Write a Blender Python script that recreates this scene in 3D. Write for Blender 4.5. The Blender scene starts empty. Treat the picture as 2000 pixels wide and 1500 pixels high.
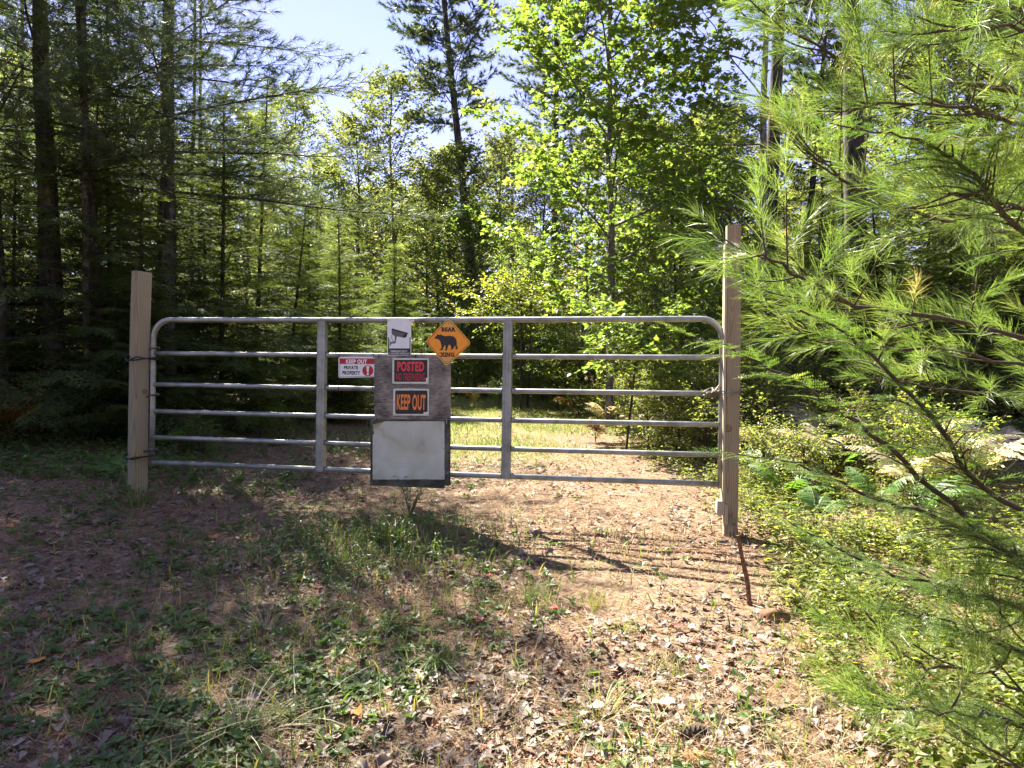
import bpy, bmesh, math, random
import numpy as np
from mathutils import Matrix, Vector
from mathutils.geometry import tessellate_polygon

R = math.radians
sc = bpy.context.scene
col = sc.collection

# ------------------------------------------------------------------ camera
CAM_Z, PITCH, ROLL, FPX = 1.4, R(2.0), R(0.5), 1329.0
cam_d = bpy.data.cameras.new('camera')
cam_d.sensor_width = 36.0
cam_d.lens = 36.0 * FPX / 2000.0
cam_d.clip_start = 0.05
cam_d.clip_end = 2000.0
cam = bpy.data.objects.new('camera', cam_d)
col.objects.link(cam)
_fw = np.array([0, math.cos(PITCH), -math.sin(PITCH)])
_up0 = np.array([0, math.sin(PITCH), math.cos(PITCH)])
_rt0 = np.array([1.0, 0, 0])
_rt = _rt0 * math.cos(ROLL) + _up0 * math.sin(ROLL)
_up = -_rt0 * math.sin(ROLL) + _up0 * math.cos(ROLL)
cam.matrix_world = Matrix(((_rt[0], _up[0], -_fw[0], 0), (_rt[1], _up[1], -_fw[1], 0),
                           (_rt[2], _up[2], -_fw[2], CAM_Z), (0, 0, 0, 1)))
sc.camera = cam


def ray(px, py):
    return _fw + _rt * (px - 1000.0) / FPX - _up * (py - 750.0) / FPX


def at(px, py, d):
    """world point seen in direction (px, py) at distance d along +Y"""
    v = ray(px, py)
    return np.array([0, 0, CAM_Z]) + v * (d / v[1])


# ------------------------------------------------------------------ sky, sun, exposure
SUN_EL, SUN_AZ_X, SUN_AZ_Y = R(48.0), -0.555, 0.832      # sun stands ahead and to the left
world = bpy.data.worlds.new('World')
sc.world = world
world.use_nodes = True
nt = world.node_tree
nt.nodes.clear()
wo = nt.nodes.new('ShaderNodeOutputWorld')
bg = nt.nodes.new('ShaderNodeBackground')
sky = nt.nodes.new('ShaderNodeTexSky')
sky.sky_type = 'NISHITA'
sky.sun_disc = False
sky.sun_elevation = SUN_EL
sky.sun_rotation = math.atan2(SUN_AZ_X, SUN_AZ_Y)
sky.air_density = 1.0
sky.dust_density = 0.0
sky.ozone_density = 2.0
bg.inputs['Strength'].default_value = 0.068
tc = nt.nodes.new('ShaderNodeTexCoord')
mp = nt.nodes.new('ShaderNodeMapping')
mp.inputs['Scale'].default_value = (1.0, 1.0, 2.2)
ns = nt.nodes.new('ShaderNodeTexNoise')
ns.inputs['Scale'].default_value = 2.6
ns.inputs['Detail'].default_value = 7
ns.inputs['Roughness'].default_value = 0.55
rp = nt.nodes.new('ShaderNodeValToRGB')
rp.color_ramp.elements[0].position = 0.42
rp.color_ramp.elements[0].color = (0.10, 0.10, 0.10, 1)
rp.color_ramp.elements[1].position = 0.72
rp.color_ramp.elements[1].color = (0.75, 0.75, 0.75, 1)
mx = nt.nodes.new('ShaderNodeMixRGB')
mx.inputs['Color2'].default_value = (1.3, 1.32, 1.85, 1)
tint = nt.nodes.new('ShaderNodeMixRGB')
tint.blend_type = 'MULTIPLY'
tint.inputs['Fac'].default_value = 1.0
tint.inputs['Color2'].default_value = (0.56, 0.42, 0.58, 1)
for a, b in ((tc.outputs['Generated'], mp.inputs['Vector']), (mp.outputs['Vector'], ns.inputs['Vector']),
             (ns.outputs['Fac'], rp.inputs['Fac']), (rp.outputs['Color'], mx.inputs['Fac']),
             (sky.outputs['Color'], tint.inputs['Color1']), (tint.outputs['Color'], mx.inputs['Color1']), (mx.outputs['Color'], bg.inputs['Color']),
             (bg.outputs['Background'], wo.inputs['Surface'])):
    nt.links.new(a, b)

sun_d = bpy.data.lights.new('sun', 'SUN')
sun_d.energy = 3.35
sun_d.angle = R(0.53)
sun_d.color = (1.0, 0.93, 0.79)
sun = bpy.data.objects.new('sun', sun_d)
col.objects.link(sun)
SUN = Vector((SUN_AZ_X * math.cos(SUN_EL), SUN_AZ_Y * math.cos(SUN_EL), math.sin(SUN_EL))).normalized()
sun.rotation_euler = SUN.to_track_quat('Z', 'Y').to_euler()
sun.location = (0, 0, 60)

sc.view_settings.view_transform = 'Standard'
sc.view_settings.look = 'None'
sc.view_settings.exposure = 3.25
sc.view_settings.gamma = 1.0
sc.view_settings.use_curve_mapping = False
sc.render.engine = 'CYCLES'
cy = sc.cycles
cy.max_bounces = 10
cy.diffuse_bounces = 6
cy.glossy_bounces = 2
cy.transmission_bounces = 8
cy.transparent_max_bounces = 4
cy.caustics_reflective = False
cy.caustics_refractive = False
cy.sample_clamp_indirect = 6.0
cy.use_adaptive_sampling = True
cy.adaptive_threshold = 0.02
cy.use_denoising = True

rng = np.random.default_rng(7)
random.seed(7)


# ------------------------------------------------------------------ materials
def new_mat(name):
    m = bpy.data.materials.new(name)
    m.use_nodes = True
    t = m.node_tree
    t.nodes.clear()
    out = t.nodes.new('ShaderNodeOutputMaterial')
    return m, t, out


def N(t, kind, **kw):
    n = t.nodes.new(kind)
    for k, v in kw.items():
        if k in n.inputs:
            n.inputs[k].default_value = v
        else:
            setattr(n, k, v)
    return n


def ramp(t, stops, fac=None):
    n = t.nodes.new('ShaderNodeValToRGB')
    e = n.color_ramp.elements
    while len(e) > 1:
        e.remove(e[0])
    e[0].position = stops[0][0]
    e[0].color = (*stops[0][1], 1)
    for p, c in stops[1:]:
        x = e.new(p)
        x.color = (*c, 1)
    if fac is not None:
        t.links.new(fac, n.inputs['Fac'])
    return n


def leaf_mat(name, stops, trans=0.45, gain=(1.9, 2.0, 0.7), rough=0.5, spec=0.4):
    """thin leaf: the leaf's own colour comes from its 'rnd' attribute; light passes through it"""
    m, t, out = new_mat(name)
    at_ = N(t, 'ShaderNodeAttribute', attribute_name='rnd')
    cr = ramp(t, stops, at_.outputs['Fac'])
    p = N(t, 'ShaderNodeBsdfPrincipled')
    p.inputs['Roughness'].default_value = rough
    p.inputs['Specular IOR Level'].default_value = spec
    t.links.new(cr.outputs['Color'], p.inputs['Base Color'])
    vm = N(t, 'ShaderNodeVectorMath', operation='MULTIPLY')
    vm.inputs[1].default_value = gain
    t.links.new(cr.outputs['Color'], vm.inputs[0])
    tr = N(t, 'ShaderNodeBsdfTranslucent')
    t.links.new(vm.outputs['Vector'], tr.inputs['Color'])
    ms = N(t, 'ShaderNodeMixShader')
    ms.inputs['Fac'].default_value = trans
    t.links.new(p.outputs['BSDF'], ms.inputs[1])
    t.links.new(tr.outputs['BSDF'], ms.inputs[2])
    t.links.new(ms.outputs['Shader'], out.inputs['Surface'])
    return m


def bark_mat(name, dark, mid, light, sx=14.0, sz=2.5, lichen=0.5):
    m, t, out = new_mat(name)
    tcn = N(t, 'ShaderNodeTexCoord')
    mpn = N(t, 'ShaderNodeMapping')
    mpn.inputs['Scale'].default_value = (sx, sx, sz)
    t.links.new(tcn.outputs['Object'], mpn.inputs['Vector'])
    n1 = N(t, 'ShaderNodeTexNoise', Scale=1.0, Detail=8.0, Roughness=0.65)
    t.links.new(mpn.outputs['Vector'], n1.inputs['Vector'])
    vo = N(t, 'ShaderNodeTexVoronoi', Scale=1.6)
    t.links.new(mpn.outputs['Vector'], vo.inputs['Vector'])
    mu = N(t, 'ShaderNodeMath', operation='MULTIPLY')
    t.links.new(n1.outputs['Fac'], mu.inputs[0])
    t.links.new(vo.outputs['Distance'], mu.inputs[1])
    cr = ramp(t, [(0.05, dark), (0.3, mid), (0.6, light)], mu.outputs['Value'])
    n2 = N(t, 'ShaderNodeTexNoise', Scale=5.0, Detail=5.0, Roughness=0.7)
    t.links.new(tcn.outputs['Object'], n2.inputs['Vector'])
    cl = ramp(t, [(0.53, (0, 0, 0)), (0.62, (lichen,) * 3)], n2.outputs['Fac'])
    mixc = N(t, 'ShaderNodeMixRGB')
    mixc.inputs['Color2'].default_value = (0.20, 0.215, 0.18, 1)
    t.links.new(cl.outputs['Color'], mixc.inputs['Fac'])
    t.links.new(cr.outputs['Color'], mixc.inputs['Color1'])
    p = N(t, 'ShaderNodeBsdfPrincipled')
    p.inputs['Roughness'].default_value = 0.9
    p.inputs['Specular IOR Level'].default_value = 0.15
    t.links.new(mixc.outputs['Color'], p.inputs['Base Color'])
    bu = N(t, 'ShaderNodeBump')
    bu.inputs['Strength'].default_value = 0.9
    bu.inputs['Distance'].default_value = 0.03
    t.links.new(mu.outputs['Value'], bu.inputs['Height'])
    t.links.new(bu.outputs['Normal'], p.inputs['Normal'])
    t.links.new(p.outputs['BSDF'], out.inputs['Surface'])
    return m


def flat_mat(name, c, rough=0.6, spec=0.3, metallic=0.0, mottle=0.0, mscale=20.0, dirt=None):
    m, t, out = new_mat(name)
    p = N(t, 'ShaderNodeBsdfPrincipled')
    p.inputs['Roughness'].default_value = rough
    p.inputs['Specular IOR Level'].default_value = spec
    p.inputs['Metallic'].default_value = metallic
    p.inputs['Base Color'].default_value = (*c, 1)
    if mottle > 0:
        tcn = N(t, 'ShaderNodeTexCoord')
        n1 = N(t, 'ShaderNodeTexNoise', Scale=mscale, Detail=6.0, Roughness=0.65)
        t.links.new(tcn.outputs['Object'], n1.inputs['Vector'])
        lo = dirt if dirt else tuple(x * (1 - mottle) for x in c)
        hi = tuple(min(1, x * (1 + mottle * 0.3)) for x in c)
        cr = ramp(t, [(0.35, lo), (0.58, c), (0.75, hi)], n1.outputs['Fac'])
        t.links.new(cr.outputs['Color'], p.inputs['Base Color'])
        mr = N(t, 'ShaderNodeMapRange')
        mr.inputs['To Min'].default_value = max(0.05, rough - 0.12)
        mr.inputs['To Max'].default_value = min(1.0, rough + 0.15)
        t.links.new(n1.outputs['Fac'], mr.inputs['Value'])
        t.links.new(mr.outputs['Result'], p.inputs['Roughness'])
        bu = N(t, 'ShaderNodeBump')
        bu.inputs['Strength'].default_value = 0.15
        bu.inputs['Distance'].default_value = 0.003
        t.links.new(n1.outputs['Fac'], bu.inputs['Height'])
        t.links.new(bu.outputs['Normal'], p.inputs['Normal'])
    t.links.new(p.outputs['BSDF'], out.inputs['Surface'])
    return m


def wood_mat(name, light, dark, weather, centre=(0.03, 0.02, 0.2), rings=55.0, side=False):
    """sawn post: growth rings cut lengthwise, so cathedral grain shows on the faces"""
    m, t, out = new_mat(name)
    tcn = N(t, 'ShaderNodeTexCoord')
    mpn = N(t, 'ShaderNodeMapping')
    mpn.inputs['Scale'].default_value = (1, 1, 0.055)
    mpn.inputs['Location'].default_value = centre
    t.links.new(tcn.outputs['Object'], mpn.inputs['Vector'])
    nz_ = N(t, 'ShaderNodeMapping')
    nz_.inputs['Scale'].default_value = (3.0, 3.0, 1.5)
    nz_.inputs['Location'].default_value = (centre[2] * 40, centre[0] * 30, 3.0)
    t.links.new(tcn.outputs['Object'], nz_.inputs['Vector'])
    nd = N(t, 'ShaderNodeTexNoise', Scale=1.0, Detail=2.0, Roughness=0.4)
    t.links.new(nz_.outputs['Vector'], nd.inputs['Vector'])
    ad = N(t, 'ShaderNodeVectorMath', operation='MULTIPLY_ADD')
    ad.inputs[1].default_value = (0.11, 0.11, 0.0)
    t.links.new(nd.outputs['Color'], ad.inputs[0])
    flat = N(t, 'ShaderNodeVectorMath', operation='MULTIPLY_ADD')
    flat.inputs[1].default_value = (1, 1, 0)
    flat.inputs[2].default_value = (centre[0] - 0.055, centre[1] - 0.055, 0)
    t.links.new(tcn.outputs['Object'], flat.inputs[0])
    t.links.new(flat.outputs['Vector'], ad.inputs[2])
    ln_ = N(t, 'ShaderNodeVectorMath', operation='LENGTH')
    t.links.new(ad.outputs['Vector'], ln_.inputs[0])
    fr_ = N(t, 'ShaderNodeMath', operation='MULTIPLY')
    fr_.inputs[1].default_value = rings * 2.0
    t.links.new(ln_.outputs['Value'], fr_.inputs[0])
    wv = N(t, 'ShaderNodeMath', operation='FRACT')
    t.links.new(fr_.outputs['Value'], wv.inputs[0])
    fb = N(t, 'ShaderNodeMapping')
    fb.inputs['Scale'].default_value = (160, 160, 3)
    t.links.new(tcn.outputs['Object'], fb.inputs['Vector'])
    nf = N(t, 'ShaderNodeTexNoise', Scale=1.0, Detail=4.0, Roughness=0.6)
    t.links.new(fb.outputs['Vector'], nf.inputs['Vector'])
    cr = ramp(t, [(0.0, dark), (0.12, light), (0.55, light), (0.85, tuple((a + b) / 2 for a, b in zip(light, dark))), (1.0, dark)], wv.outputs['Value'])
    m1 = N(t, 'ShaderNodeMixRGB', blend_type='MULTIPLY')
    m1.inputs['Fac'].default_value = 0.6
    t.links.new(cr.outputs['Color'], m1.inputs['Color1'])
    cf = ramp(t, [(0.3, (0.55, 0.52, 0.5)), (0.6, (1, 1, 1))], nf.outputs['Fac'])
    t.links.new(cf.outputs['Color'], m1.inputs['Color2'])
    nw = N(t, 'ShaderNodeTexNoise', Scale=3.0, Detail=5.0, Roughness=0.6)
    t.links.new(tcn.outputs['Object'], nw.inputs['Vector'])
    cw = ramp(t, [(0.32, (0.1, 0.1, 0.1)), (0.62, (0.8, 0.8, 0.8))], nw.outputs['Fac'])
    m2 = N(t, 'ShaderNodeMixRGB')
    m2.inputs['Color2'].default_value = (*weather, 1)
    if side:                                                     # the face turned to the weather has gone grey
        sx_ = N(t, 'ShaderNodeSeparateXYZ')
        t.links.new(tcn.outputs['Normal'], sx_.inputs[0])
        lt = N(t, 'ShaderNodeMath', operation='LESS_THAN')
        lt.inputs[1].default_value = -0.5
        t.links.new(sx_.outputs['X'], lt.inputs[0])
        ma = N(t, 'ShaderNodeMath', operation='MULTIPLY_ADD')
        ma.inputs[1].default_value = 0.6
        ma.use_clamp = True
        t.links.new(lt.outputs['Value'], ma.inputs[0])
        t.links.new(cw.outputs['Color'], ma.inputs[2])
        t.links.new(ma.outputs['Value'], m2.inputs['Fac'])
    else:
        t.links.new(cw.outputs['Color'], m2.inputs['Fac'])
    t.links.new(m1.outputs['Color'], m2.inputs['Color1'])
    p = N(t, 'ShaderNodeBsdfPrincipled')
    p.inputs['Roughness'].default_value = 0.85
    p.inputs['Specular IOR Level'].default_value = 0.2
    t.links.new(m2.outputs['Color'], p.inputs['Base Color'])
    bu = N(t, 'ShaderNodeBump')
    bu.inputs['Strength'].default_value = 0.35
    bu.inputs['Distance'].default_value = 0.004
    t.links.new(nf.outputs['Fac'], bu.inputs['Height'])
    t.links.new(bu.outputs['Normal'], p.inputs['Normal'])
    t.links.new(p.outputs['BSDF'], out.inputs['Surface'])
    return m


M = {}
M['maple'] = leaf_mat('maple_leaf', [(0.0, (0.075, 0.125, 0.025)), (0.5, (0.11, 0.165, 0.032)), (0.88, (0.165, 0.20, 0.038)), (1.0, (0.28, 0.21, 0.04))], 0.6, (1.85, 1.85, 1.2), 0.42, 0.4)
M['yellow'] = leaf_mat('yellowing_leaf', [(0.0, (0.10, 0.14, 0.022)), (0.7, (0.16, 0.175, 0.03)), (0.95, (0.24, 0.20, 0.035)), (1.0, (0.32, 0.2, 0.03))], 0.6, (2.1, 2.1, 1.0), 0.45)
M['decid'] = leaf_mat('woodland_leaf', [(0.0, (0.07, 0.10, 0.03)), (0.55, (0.11, 0.14, 0.038)), (0.9, (0.15, 0.165, 0.045)), (1.0, (0.22, 0.12, 0.04))], 0.6, (2.1, 2.0, 1.2), 0.45)
M['oak'] = leaf_mat('turning_leaf', [(0.0, (0.075, 0.10, 0.035)), (0.7, (0.11, 0.135, 0.045)), (0.92, (0.14, 0.135, 0.045)), (1.0, (0.22, 0.09, 0.05))], 0.6, (2.1, 2.0, 1.3), 0.45)
M['under'] = leaf_mat('understory_leaf', [(0.0, (0.09, 0.125, 0.03)), (0.6, (0.15, 0.18, 0.045)), (0.92, (0.22, 0.22, 0.06)), (1.0, (0.3, 0.2, 0.07))], 0.58, (2.0, 2.0, 1.0), 0.45)
M['herb'] = leaf_mat('herb_leaf', [(0.0, (0.055, 0.10, 0.03)), (0.7, (0.095, 0.15, 0.042)), (1.0, (0.17, 0.20, 0.06))], 0.45, (1.8, 1.9, 0.9), 0.45)
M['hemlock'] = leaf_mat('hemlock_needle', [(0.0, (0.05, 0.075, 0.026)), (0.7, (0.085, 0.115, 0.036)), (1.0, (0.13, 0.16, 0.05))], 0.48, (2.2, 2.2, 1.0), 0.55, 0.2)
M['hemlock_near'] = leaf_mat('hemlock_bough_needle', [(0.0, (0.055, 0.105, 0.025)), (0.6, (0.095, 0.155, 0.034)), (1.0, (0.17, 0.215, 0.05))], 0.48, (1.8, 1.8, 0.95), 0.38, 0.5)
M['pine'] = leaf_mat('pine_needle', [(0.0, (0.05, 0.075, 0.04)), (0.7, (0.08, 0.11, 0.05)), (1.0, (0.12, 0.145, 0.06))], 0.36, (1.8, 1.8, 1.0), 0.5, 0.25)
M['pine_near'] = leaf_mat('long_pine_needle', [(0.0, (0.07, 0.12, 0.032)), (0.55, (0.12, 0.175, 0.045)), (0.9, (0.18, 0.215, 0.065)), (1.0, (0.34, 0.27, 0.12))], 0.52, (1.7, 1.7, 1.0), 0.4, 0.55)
M['fern_pale'] = leaf_mat('bleached_frond', [(0.0, (0.42, 0.35, 0.20)), (0.6, (0.56, 0.50, 0.32)), (1.0, (0.40, 0.26, 0.13))], 0.4, (1.2, 1.15, 0.95), 0.6)
M['fern_rust'] = leaf_mat('rusty_frond', [(0.0, (0.16, 0.08, 0.03)), (0.6, (0.26, 0.13, 0.04)), (1.0, (0.2, 0.16, 0.05))], 0.35, (1.3, 1.1, 0.8), 0.6)
M['fern_yellow'] = leaf_mat('yellow_frond', [(0.0, (0.34, 0.25, 0.03)), (0.6, (0.48, 0.33, 0.04)), (1.0, (0.22, 0.22, 0.04))], 0.4, (1.4, 1.3, 0.7), 0.55)
M['fern_green'] = leaf_mat('green_frond', [(0.0, (0.05, 0.12, 0.02)), (0.6, (0.09, 0.17, 0.03)), (1.0, (0.18, 0.22, 0.05))], 0.42, (1.8, 1.8, 0.8), 0.5)
M['grass'] = leaf_mat('grass_blade', [(0.0, (0.05, 0.105, 0.02)), (0.45, (0.10, 0.165, 0.03)), (0.7, (0.20, 0.21, 0.06)), (1.0, (0.36, 0.29, 0.14))], 0.38, (1.6, 1.6, 0.8), 0.5)
M['straw'] = leaf_mat('dry_straw', [(0.0, (0.15, 0.105, 0.055)), (0.5, (0.25, 0.19, 0.105)), (1.0, (0.40, 0.33, 0.20))], 0.2, (1.1, 1.0, 0.9), 0.6)
M['litter'] = leaf_mat('dead_leaf', [(0.0, (0.07, 0.045, 0.032)), (0.3, (0.14, 0.095, 0.068)), (0.6, (0.18, 0.135, 0.098)), (0.85, (0.25, 0.205, 0.165)), (0.95, (0.22, 0.11, 0.05)), (1.0, (0.20, 0.05, 0.035))], 0.15, (1.1, 1.0, 0.9), 0.55)
M['duff'] = leaf_mat('fallen_needle', [(0.0, (0.15, 0.07, 0.032)), (0.6, (0.27, 0.14, 0.065)), (1.0, (0.36, 0.22, 0.11))], 0.1, (1.1, 1.0, 0.9), 0.6)
M['leaf_orange'] = leaf_mat('orange_leaf', [(0.0, (0.45, 0.17, 0.035)), (1.0, (0.55, 0.27, 0.07))], 0.3, (1.3, 1.1, 0.8), 0.5)
M['leaf_red'] = leaf_mat('red_leaf', [(0.0, (0.42, 0.05, 0.025)), (1.0, (0.5, 0.1, 0.05))], 0.3, (1.4, 1.0, 0.8), 0.45)
M['leaf_maroon'] = leaf_mat('maroon_leaf', [(0.0, (0.14, 0.03, 0.04)), (1.0, (0.2, 0.06, 0.06))], 0.2, (1.4, 1.0, 0.8), 0.5)
M['leaf_pale'] = leaf_mat('pale_leaf', [(0.0, (0.46, 0.36, 0.25)), (1.0, (0.55, 0.48, 0.37))], 0.25, (1.1, 1.0, 0.9), 0.55)
M['bark_pine'] = bark_mat('pine_bark', (0.020, 0.018, 0.016), (0.060, 0.054, 0.047), (0.13, 0.122, 0.105))
M['bark_grey'] = bark_mat('grey_bark', (0.04, 0.036, 0.032), (0.12, 0.108, 0.095), (0.22, 0.205, 0.185), 9.0, 4.0, 0.75)
M['bark_far'] = bark_mat('dark_bark', (0.02, 0.018, 0.016), (0.055, 0.047, 0.04), (0.10, 0.09, 0.08), 10.0, 2.0, 0.2)
M['twig'] = flat_mat('twig_bark', (0.075, 0.055, 0.038), 0.8, 0.25, 0, 0.5, 60.0)
M['metal'] = flat_mat('galvanised_steel', (0.31, 0.325, 0.31), 0.46, 0.5, 0.6, 0.38, 7.0, (0.17, 0.18, 0.15))
M['metal_dark'] = flat_mat('rusted_steel', (0.16, 0.14, 0.125), 0.55, 0.5, 0.7, 0.5, 60.0)
M['cord'] = flat_mat('black_cord', (0.012, 0.012, 0.013), 0.6, 0.3)
M['wire'] = flat_mat('old_wire', (0.22, 0.19, 0.16), 0.5, 0.5, 0.8, 0.4, 80.0)
M['post_l'] = wood_mat('weathered_post_wood', (0.36, 0.28, 0.13), (0.13, 0.09, 0.04), (0.235, 0.215, 0.15), (0.05, 0.035, -0.062), 42, side=True)
M['post_r'] = wood_mat('treated_post_wood', (0.36, 0.27, 0.155), (0.14, 0.09, 0.05), (0.25, 0.22, 0.145), (0.015, 0.07, -0.075), 52)
M['trim'] = wood_mat('trim_wood', (0.46, 0.38, 0.25), (0.33, 0.25, 0.15), (0.4, 0.35, 0.27), (0.2, 0.1, 0.3), 70)
M['stake'] = flat_mat('rusty_stake', (0.20, 0.10, 0.055), 0.8, 0.2, 0, 0.6, 40.0)
M['paint_white'] = flat_mat('sign_white', (0.74, 0.75, 0.70), 0.45, 0.4, 0, 0.08, 12.0)
M['paint_cream'] = flat_mat('sign_cream', (0.66, 0.66, 0.54), 0.5, 0.4, 0, 0.12, 25.0)
M['paint_black'] = flat_mat('sign_black', (0.014, 0.014, 0.017), 0.4, 0.4)
M['paint_grey'] = flat_mat('print_grey', (0.10, 0.10, 0.10), 0.5, 0.4)
M['paint_red'] = flat_mat('sign_red', (0.42, 0.012, 0.022), 0.45, 0.4)
M['paint_pink'] = flat_mat('faded_red_print', (0.72, 0.045, 0.06), 0.45, 0.4, 0, 0.12, 40.0)
M['paint_dimred'] = flat_mat('worn_red_print', (0.48, 0.035, 0.045), 0.5, 0.4, 0, 0.3, 60.0)
M['paint_orange'] = flat_mat('orange_print', (0.86, 0.24, 0.045), 0.45, 0.4, 0, 0.12, 40.0)


def bear_sign_mat():
    m, t, out = new_mat('amber_sign')
    tcn = N(t, 'ShaderNodeTexCoord')
    n1 = N(t, 'ShaderNodeTexNoise', Scale=9.0, Detail=5.0, Roughness=0.65)
    t.links.new(tcn.outputs['Object'], n1.inputs['Vector'])
    c1 = ramp(t, [(0.35, (0.80, 0.28, 0.010)), (0.6, (0.88, 0.32, 0.010)), (0.8, (0.74, 0.38, 0.04))], n1.outputs['Fac'])
    sp = N(t, 'ShaderNodeSeparateXYZ')
    t.links.new(tcn.outputs['Object'], sp.inputs[0])
    ab = N(t, 'ShaderNodeMath', operation='ABSOLUTE')
    t.links.new(sp.outputs['Z'], ab.inputs[0])
    cz = ramp(t, [(0.105, (0, 0, 0)), (0.15, (0.85, 0.85, 0.85))], ab.outputs['Value'])
    mxx = N(t, 'ShaderNodeMixRGB')
    mxx.inputs['Color2'].default_value = (0.56, 0.38, 0.11, 1)      # sun-bleached, mossy corners
    t.links.new(cz.outputs['Color'], mxx.inputs['Fac'])
    t.links.new(c1.outputs['Color'], mxx.inputs['Color1'])
    p = N(t, 'ShaderNodeBsdfPrincipled')
    p.inputs['Roughness'].default_value = 0.42
    t.links.new(mxx.outputs['Color'], p.inputs['Base Color'])
    t.links.new(p.outputs['BSDF'], out.inputs['Surface'])
    return m


def board_mat(name, a, b, c):
    """grey weathered plywood with fine checking across the face"""
    m, t, out = new_mat(name)
    tcn = N(t, 'ShaderNodeTexCoord')
    mpn = N(t, 'ShaderNodeMapping')
    mpn.inputs['Scale'].default_value = (16, 16, 110)
    t.links.new(tcn.outputs['Object'], mpn.inputs['Vector'])
    n1 = N(t, 'ShaderNodeTexNoise', Scale=1.0, Detail=6.0, Roughness=0.7)
    t.links.new(mpn.outputs['Vector'], n1.inputs['Vector'])
    n2 = N(t, 'ShaderNodeTexNoise', Scale=5.0, Detail=5.0, Roughness=0.6)
    t.links.new(tcn.outputs['Object'], n2.inputs['Vector'])
    mm = N(t, 'ShaderNodeMath', operation='MULTIPLY_ADD')
    mm.inputs[1].default_value = 0.55
    t.links.new(n2.outputs['Fac'], mm.inputs[0])
    m3 = N(t, 'ShaderNodeMath', operation='MULTIPLY')
    m3.inputs[1].default_value = 0.5
    t.links.new(n1.outputs['Fac'], m3.inputs[0])
    t.links.new(m3.outputs['Value'], mm.inputs[2])
    cr = ramp(t, [(0.43, a), (0.53, b), (0.64, c)], mm.outputs['Value'])
    p = N(t, 'ShaderNodeBsdfPrincipled')
    p.inputs['Roughness'].default_value = 0.85
    p.inputs['Specular IOR Level'].default_value = 0.2
    t.links.new(cr.outputs['Color'], p.inputs['Base Color'])
    bu = N(t, 'ShaderNodeBump')
    bu.inputs['Strength'].default_value = 0.5
    bu.inputs['Distance'].default_value = 0.003
    t.links.new(n1.outputs['Fac'], bu.inputs['Height'])
    t.links.new(bu.outputs['Normal'], p.inputs['Normal'])
    t.links.new(p.outputs['BSDF'], out.inputs['Surface'])
    return m


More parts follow.
